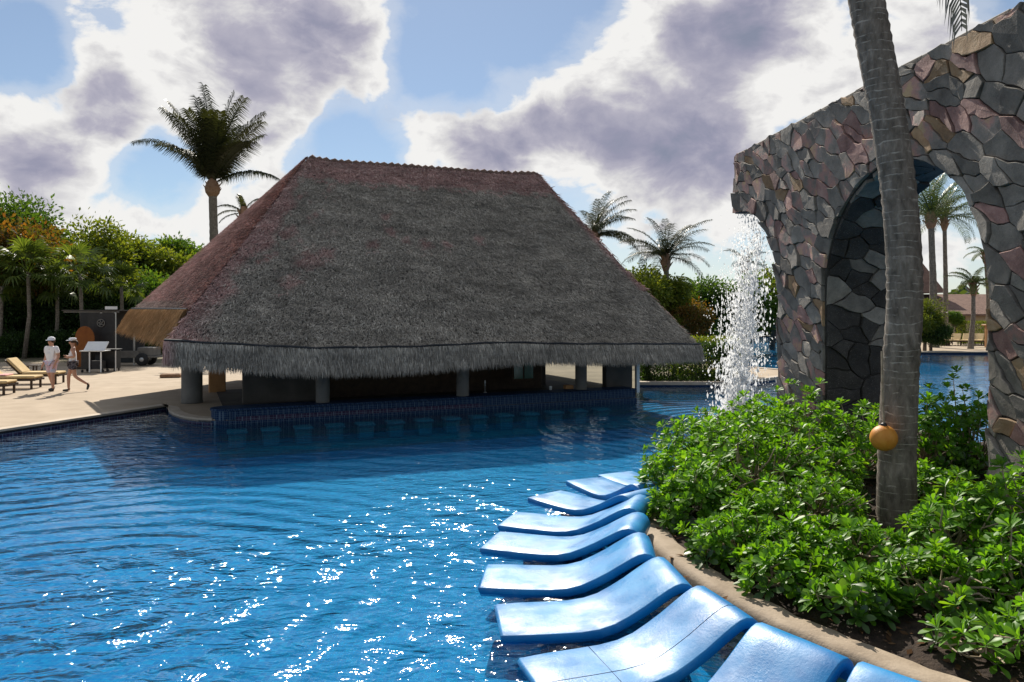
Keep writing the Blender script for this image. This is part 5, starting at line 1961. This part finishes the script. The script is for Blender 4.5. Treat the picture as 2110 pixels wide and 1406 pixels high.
for k in range(5):
    a0 = k * 1.257
    ems.tube([(eo.x + .03 * math.cos(a0), eo.y, eo.z + .03 * math.sin(a0)), (eo.x + .09 * math.cos(a0 + .5), eo.y, eo.z + .09 * math.sin(a0 + .5)), (eo.x + .15 * math.cos(a0 + .65), eo.y, eo.z + .15 * math.sin(a0 + .65))], [.03, .028, .012], 6)
ems.build('emblem', M['concrete'], sd_, True)

# utility trailer
p = flat(283, 753, .125)
tr_ = empty('utility_trailer', (p.x, p.y, .125), .03); tag(tr_, 'Grey flat utility trailer parked under the tan eave', 'trailer')
MB().box((0, 0, .42), (2.0, .9, .08), 0, .01).build('bed', M['concrete'], tr_)
MB().box((-.2, -.43, .58), (.95, .04, .26)).build('side_board', M['concrete'], tr_)
MB().box((.55, 0, .66), (.75, .8, .40), 0, .03).build('cover', M['concrete'], tr_)
for yy in (-.42, .42):
    wh = MB().lathe([(.10, -.06), (.26, -.07), (.30, -.04), (.30, .04), (.26, .07), (.10, .06)], (0, 0, 0), 22)
    wh.v = [Vector((q.x + .42, q.z + yy, q.y + .30)) for q in wh.v]
    wo_ = wh.build('wheel', M['black'], tr_, True)
    hb_ = MB().lathe([(.10, -.072), (.03, -.085), (.03, .085), (.10, .072)], (0, 0, 0), 14)
    hb_.v = [Vector((q.x + .42, q.z + yy, q.y + .30)) for q in hb_.v]
    hb_.build('hub', M['steel'], wo_)
MB().tube([(-1.0, 0, .40), (-1.55, 0, .36)], .035, 8).build('drawbar', M['black'], tr_)
MB().tube([(-.75, -.3, .40), (-.75, -.3, 0)], .03, 8).build('prop', M['black'], tr_)
# low brown slab beside the round column
p = flat(353, 778, .125)
tag(MB().box((0, 0, .07), (.75, .45, .14), .2, .03).build('low_slab', M['boot'], None, False, (p.x, p.y, .125)), 'Low brown slab on the deck beside the round column', 'slab')

# ================================================================== VILLA BEYOND THE ARCH
vo_ = pix(1960, 640, 66); vo_.z = .1
vl = empty('thatched_villa', vo_); tag(vl, 'Sand-walled villa with brown thatched roof seen through the arch', 'villa')
MB().box((3.5, 3, 1.25), (22, 6, 2.5)).build('wall', M['sandwall'], vl)
# lower roof
lv = [(-8, -.8, 2.3), (15.3, -.8, 2.3), (15.3, 6, 4.2), (-8, 6, 4.2), (-8, -.8, 2.15), (15.3, -.8, 2.15), (15.3, 6, 3.9), (-8, 6, 3.9)]
MB().add(lv, [[0, 1, 2, 3], [4, 7, 6, 5], [0, 4, 5, 1], [1, 5, 6, 2], [3, 2, 6, 7], [0, 3, 7, 4]]).build('lower_roof', M['roofbrown'], vl)
MB().box((-.2, 5.2, 4.5), (4.2, .12, .28)).build('fascia', M['white'], vl)
# tall upper roof, a hipped cone
pk = pix(1895, 505, 72) - vo_
uv = [(pk.x - 9, 4, 4.3), (1.9, 4, 4.3), (1.9, 13, 4.3), (pk.x - 9, 13, 4.3), (pk.x - 2, 8, pk.z), (pk.x + .1, 8, pk.z)]
ur = MB().add(uv, [[0, 1, 5, 4], [1, 2, 5], [2, 3, 4, 5], [3, 0, 4], [0, 3, 2, 1]]).build('upper_roof', M['roofbrown'], vl)
for k in range(3):
    MB().box((-6 + k * 3.4, -.02, 1.15), (.9, .06, 2.0)).build('door', M['darkwood'], vl)
q = pix(2034, 640, 52)
kk = empty('wooden_post_lamp', (q.x, q.y, .13)); tag(kk, 'Orange-brown wooden post with a small cap beyond the arch', 'post')
MB().box((0, 0, .75), (.24, .24, 1.5), 0, .02).build('post', M['tanwood'], kk)
MB().box((0, 0, 1.56), (.5, .5, .12), 0, .02).build('cap', M['tanwood'], kk)

# ================================================================== PEOPLE
def skin_mesh(name, joints, edges, mat, parent, root, levels=2):
    names = list(joints)
    me = bpy.data.meshes.new(name)
    me.from_pydata([joints[k][0] for k in names], [(names.index(a), names.index(b)) for a, b in edges], [])
    o = bpy.data.objects.new(name, me); link(o, parent)
    sm_ = o.modifiers.new('skin', 'SKIN'); sm_.use_smooth_shade = True
    sl = me.skin_vertices[0].data
    for i, k in enumerate(names):
        r = joints[k][1]
        sl[i].radius = r if isinstance(r, tuple) else (r, r)
        sl[i].use_root = (k == root)
    sb = o.modifiers.new('sub', 'SUBSURF'); sb.levels = levels; sb.render_levels = levels
    me.materials.append(mat)
    return o


def person(loc, rz, label, J, shirt, shorts, hat, female):
    """J: joint positions; faces -Y"""
    e = empty('person', loc, rz); tag(e, label, 'person', 'people walking on the deck')
    rad = dict(pelvis=(.135, .10), waist=(.115, .085), chest=(.15, .10), neckb=(.075, .07), neck=(.05, .05), jaw=(.062, .075), head=(.078, .095), crown=(.06, .07), nose=.012)
    jt = {k: (J[k], rad[k]) for k in rad}
    ed = [('pelvis', 'waist'), ('waist', 'chest'), ('chest', 'neckb'), ('neckb', 'neck'), ('neck', 'jaw'), ('jaw', 'head'), ('head', 'crown'), ('jaw', 'nose')]
    for s in 'lr':
        for k, r in (('sh', .062), ('el', .045), ('wr', .030), ('palm', (.040, .022)), ('hip', .088), ('knee', .058), ('calf', .054), ('ank', .036), ('heel', .036), ('toe', .032)):
            jt[k + s] = (J[k + s], r)
        ed += [('chest', 'sh' + s), ('sh' + s, 'el' + s), ('el' + s, 'wr' + s), ('wr' + s, 'palm' + s), ('pelvis', 'hip' + s), ('hip' + s, 'knee' + s), ('knee' + s, 'calf' + s), ('calf' + s, 'ank' + s), ('ank' + s, 'heel' + s), ('heel' + s, 'toe' + s)]
        pw = Vector(J['palm' + s]); dr = (pw - Vector(J['wr' + s])).normalized()
        sdv = dr.cross(Vector((0, 0, 1)));
        if sdv.length < .2: sdv = Vector((0, 1, 0))
        sdv.normalize()
        for fi in range(4):
            b = pw + dr * .035 + sdv * (.024 - .016 * fi)
            ln_ = (.038, .046, .042, .032)[fi]
            m_ = b + dr * ln_ + Vector((0, -.006, 0)); t_ = m_ + dr * ln_ * .7 + Vector((0, -.014, 0))
            jt['f%d%sa' % (fi, s)] = (b, .009); jt['f%d%sb' % (fi, s)] = (m_, .0085); jt['f%d%sc' % (fi, s)] = (t_, .007)
            ed += [('palm' + s, 'f%d%sa' % (fi, s)), ('f%d%sa' % (fi, s), 'f%d%sb' % (fi, s)), ('f%d%sb' % (fi, s), 'f%d%sc' % (fi, s))]
        tb_ = pw + sdv * .045 - dr * .005
        jt['th%sa' % s] = (tb_, .011); jt['th%sb' % s] = (tb_ + dr * .035 + sdv * .008, .009)
        ed += [('palm' + s, 'th%sa' % s), ('th%sa' % s, 'th%sb' % s)]
    skin_mesh('body', jt, ed, M['skin'], e, 'pelvis')
    up = 1.16
    sj = {'pelvis': (Vector(J['pelvis']) + Vector((0, 0, -.02)), (.155, .12)), 'waist': (J['waist'], (.145, .12)), 'chest': (J['chest'], (.185, .14)), 'neckb': (Vector(J['neckb']) + Vector((0, 0, -.02)), (.095, .085))}
    se = [('pelvis', 'waist'), ('waist', 'chest'), ('chest', 'neckb')]
    for s in 'lr':
        sj['sh' + s] = (J['sh' + s], .082)
        se.append(('chest', 'sh' + s))
        if not female:
            sj['sl' + s] = (Vector(J['sh' + s]).lerp(Vector(J['el' + s]), .72), .072)
            se.append(('sh' + s, 'sl' + s))
    skin_mesh('shirt', sj, se, shirt, e, 'waist')
    hj = {'pelvis': (Vector(J['pelvis']) + Vector((0, 0, .03)), (.152, .118))}
    he = []
    for s in 'lr':
        hj['hip' + s] = (J['hip' + s], .108); hj['th' + s] = (Vector(J['hip' + s]).lerp(Vector(J['knee' + s]), .55 if female else .85), .098)
        he += [('pelvis', 'hip' + s), ('hip' + s, 'th' + s)]
    skin_mesh('shorts', hj, he, shorts, e, 'pelvis')
    for s in 'lr':
        a, h2, t_ = Vector(J['ank' + s]), Vector(J['heel' + s]), Vector(J['toe' + s])
        skin_mesh('shoe', {'a': (a.lerp(h2, .4), .046), 'h': (h2, .046), 'm': (h2.lerp(t_, .5), (.046, .04)), 't': (t_, (.042, .032))}, [('a', 'h'), ('h', 'm'), ('m', 't')], M['shoe'], e, 'h')
    hc = Vector(J['head'])
    hr = MB().lathe([(.088, -.05), (.098, .0), (.09, .05), (.05, .085)], hc + Vector((0, .018, .0)), 16)
    if female:
        hr.tube([hc + Vector((0, .08, .02)), hc + Vector((0, .13, -.06)), hc + Vector((0, .12, -.16))], [.035, .04, .015], 8)
    hr.build('hair', M['hair'], e, True)
    MB().box(hc + Vector((0, -.088, .012)), (.13, .02, .032), 0, .006).build('sunglasses', M['black'], e)
    ht = MB()
    if hat == 'cap':
        ht.lathe([(.112, .03), (.113, .06), (.10, .105), (.06, .135), (.01, .145)], hc, 18)
    else:
        ht.lathe([(.108, .03), (.11, .075), (.104, .10), (.07, .11)], hc, 18)
    hto = ht.build('hat', M['cloth_white'], e, True)
    br = MB()
    n0 = 11
    vv = []
    for k in range(n0):
        a = math.pi + math.pi * k / (n0 - 1)
        for rr_, zz in ((.100, .04), (.19, .02)):
            vv.append(hc + Vector((math.cos(a) * (.112 if rr_ < .15 else .125), math.sin(a) * rr_, zz)))
    br.add(vv + [q + Vector((0, 0, .01)) for q in vv], [[i * 2, i * 2 + 1, i * 2 + 3, i * 2 + 2] for i in range(n0 - 1)] + [[q + 2 * n0 for q in (i * 2 + 2, i * 2 + 3, i * 2 + 1, i * 2)] for i in range(n0 - 1)])
    br.build('brim', M['cloth_white'], hto)
    return e


base_j = dict(pelvis=(0, 0, .95), waist=(0, 0, 1.10), chest=(0, -.01, 1.30), neckb=(0, 0, 1.43), neck=(0, 0, 1.48), jaw=(0, -.015, 1.535), head=(0, -.005, 1.61), crown=(0, 0, 1.675), nose=(0, -.115, 1.575))
man = dict(base_j, shl=(.185, 0, 1.385), shr=(-.185, 0, 1.385), ell=(.25, .02, 1.12), elr=(-.255, .06, 1.12), wrl=(.235, -.10, .90), wrr=(-.29, -.02, .88), palml=(.23, -.13, .825), palmr=(-.30, -.045, .80),
           hipl=(.095, 0, .90), hipr=(-.095, 0, .90), kneel=(.11, -.08, .50), kneer=(-.10, .03, .50), calfl=(.11, -.06, .34), calfr=(-.10, .10, .35), ankl=(.11, -.06, .10), ankr=(-.10, .17, .12),
           heell=(.11, -.03, .045), heelr=(-.10, .20, .06), toel=(.13, -.23, .04), toer=(-.12, .01, .04))
woman = dict(base_j, shl=(.165, 0, 1.375), shr=(-.165, 0, 1.375), ell=(.24, .06, 1.13), elr=(-.23, .05, 1.13), wrl=(.10, -.14, 1.10), wrr=(-.06, -.16, 1.12), palml=(.04, -.17, 1.10), palmr=(.0, -.18, 1.14),
             hipl=(.095, 0, .90), hipr=(-.09, 0, .90), kneel=(.10, .06, .50), kneer=(-.08, -.12, .50), calfl=(.10, .20, .38), calfr=(-.08, -.12, .34), ankl=(.10, .40, .24), ankr=(-.08, -.12, .10),
             heell=(.10, .45, .22), heelr=(-.08, -.09, .045), toel=(.10, .40, .04), toer=(-.08, -.29, .04))
p = flat(106, 806, .125)
person((p.x, p.y, .125), R(-12), 'Man in white cap, white shirt and pale shorts walking on the deck', man, M['cloth_white'], M['cloth_pale'], 'cap', False)
p = flat(150, 807, .125)
person((p.x, p.y, .125), R(-62), 'Woman in white visor, sleeveless white top and dark shorts walking on the deck', woman, M['cloth_white'], M['cloth_dark'], 'visor', True)
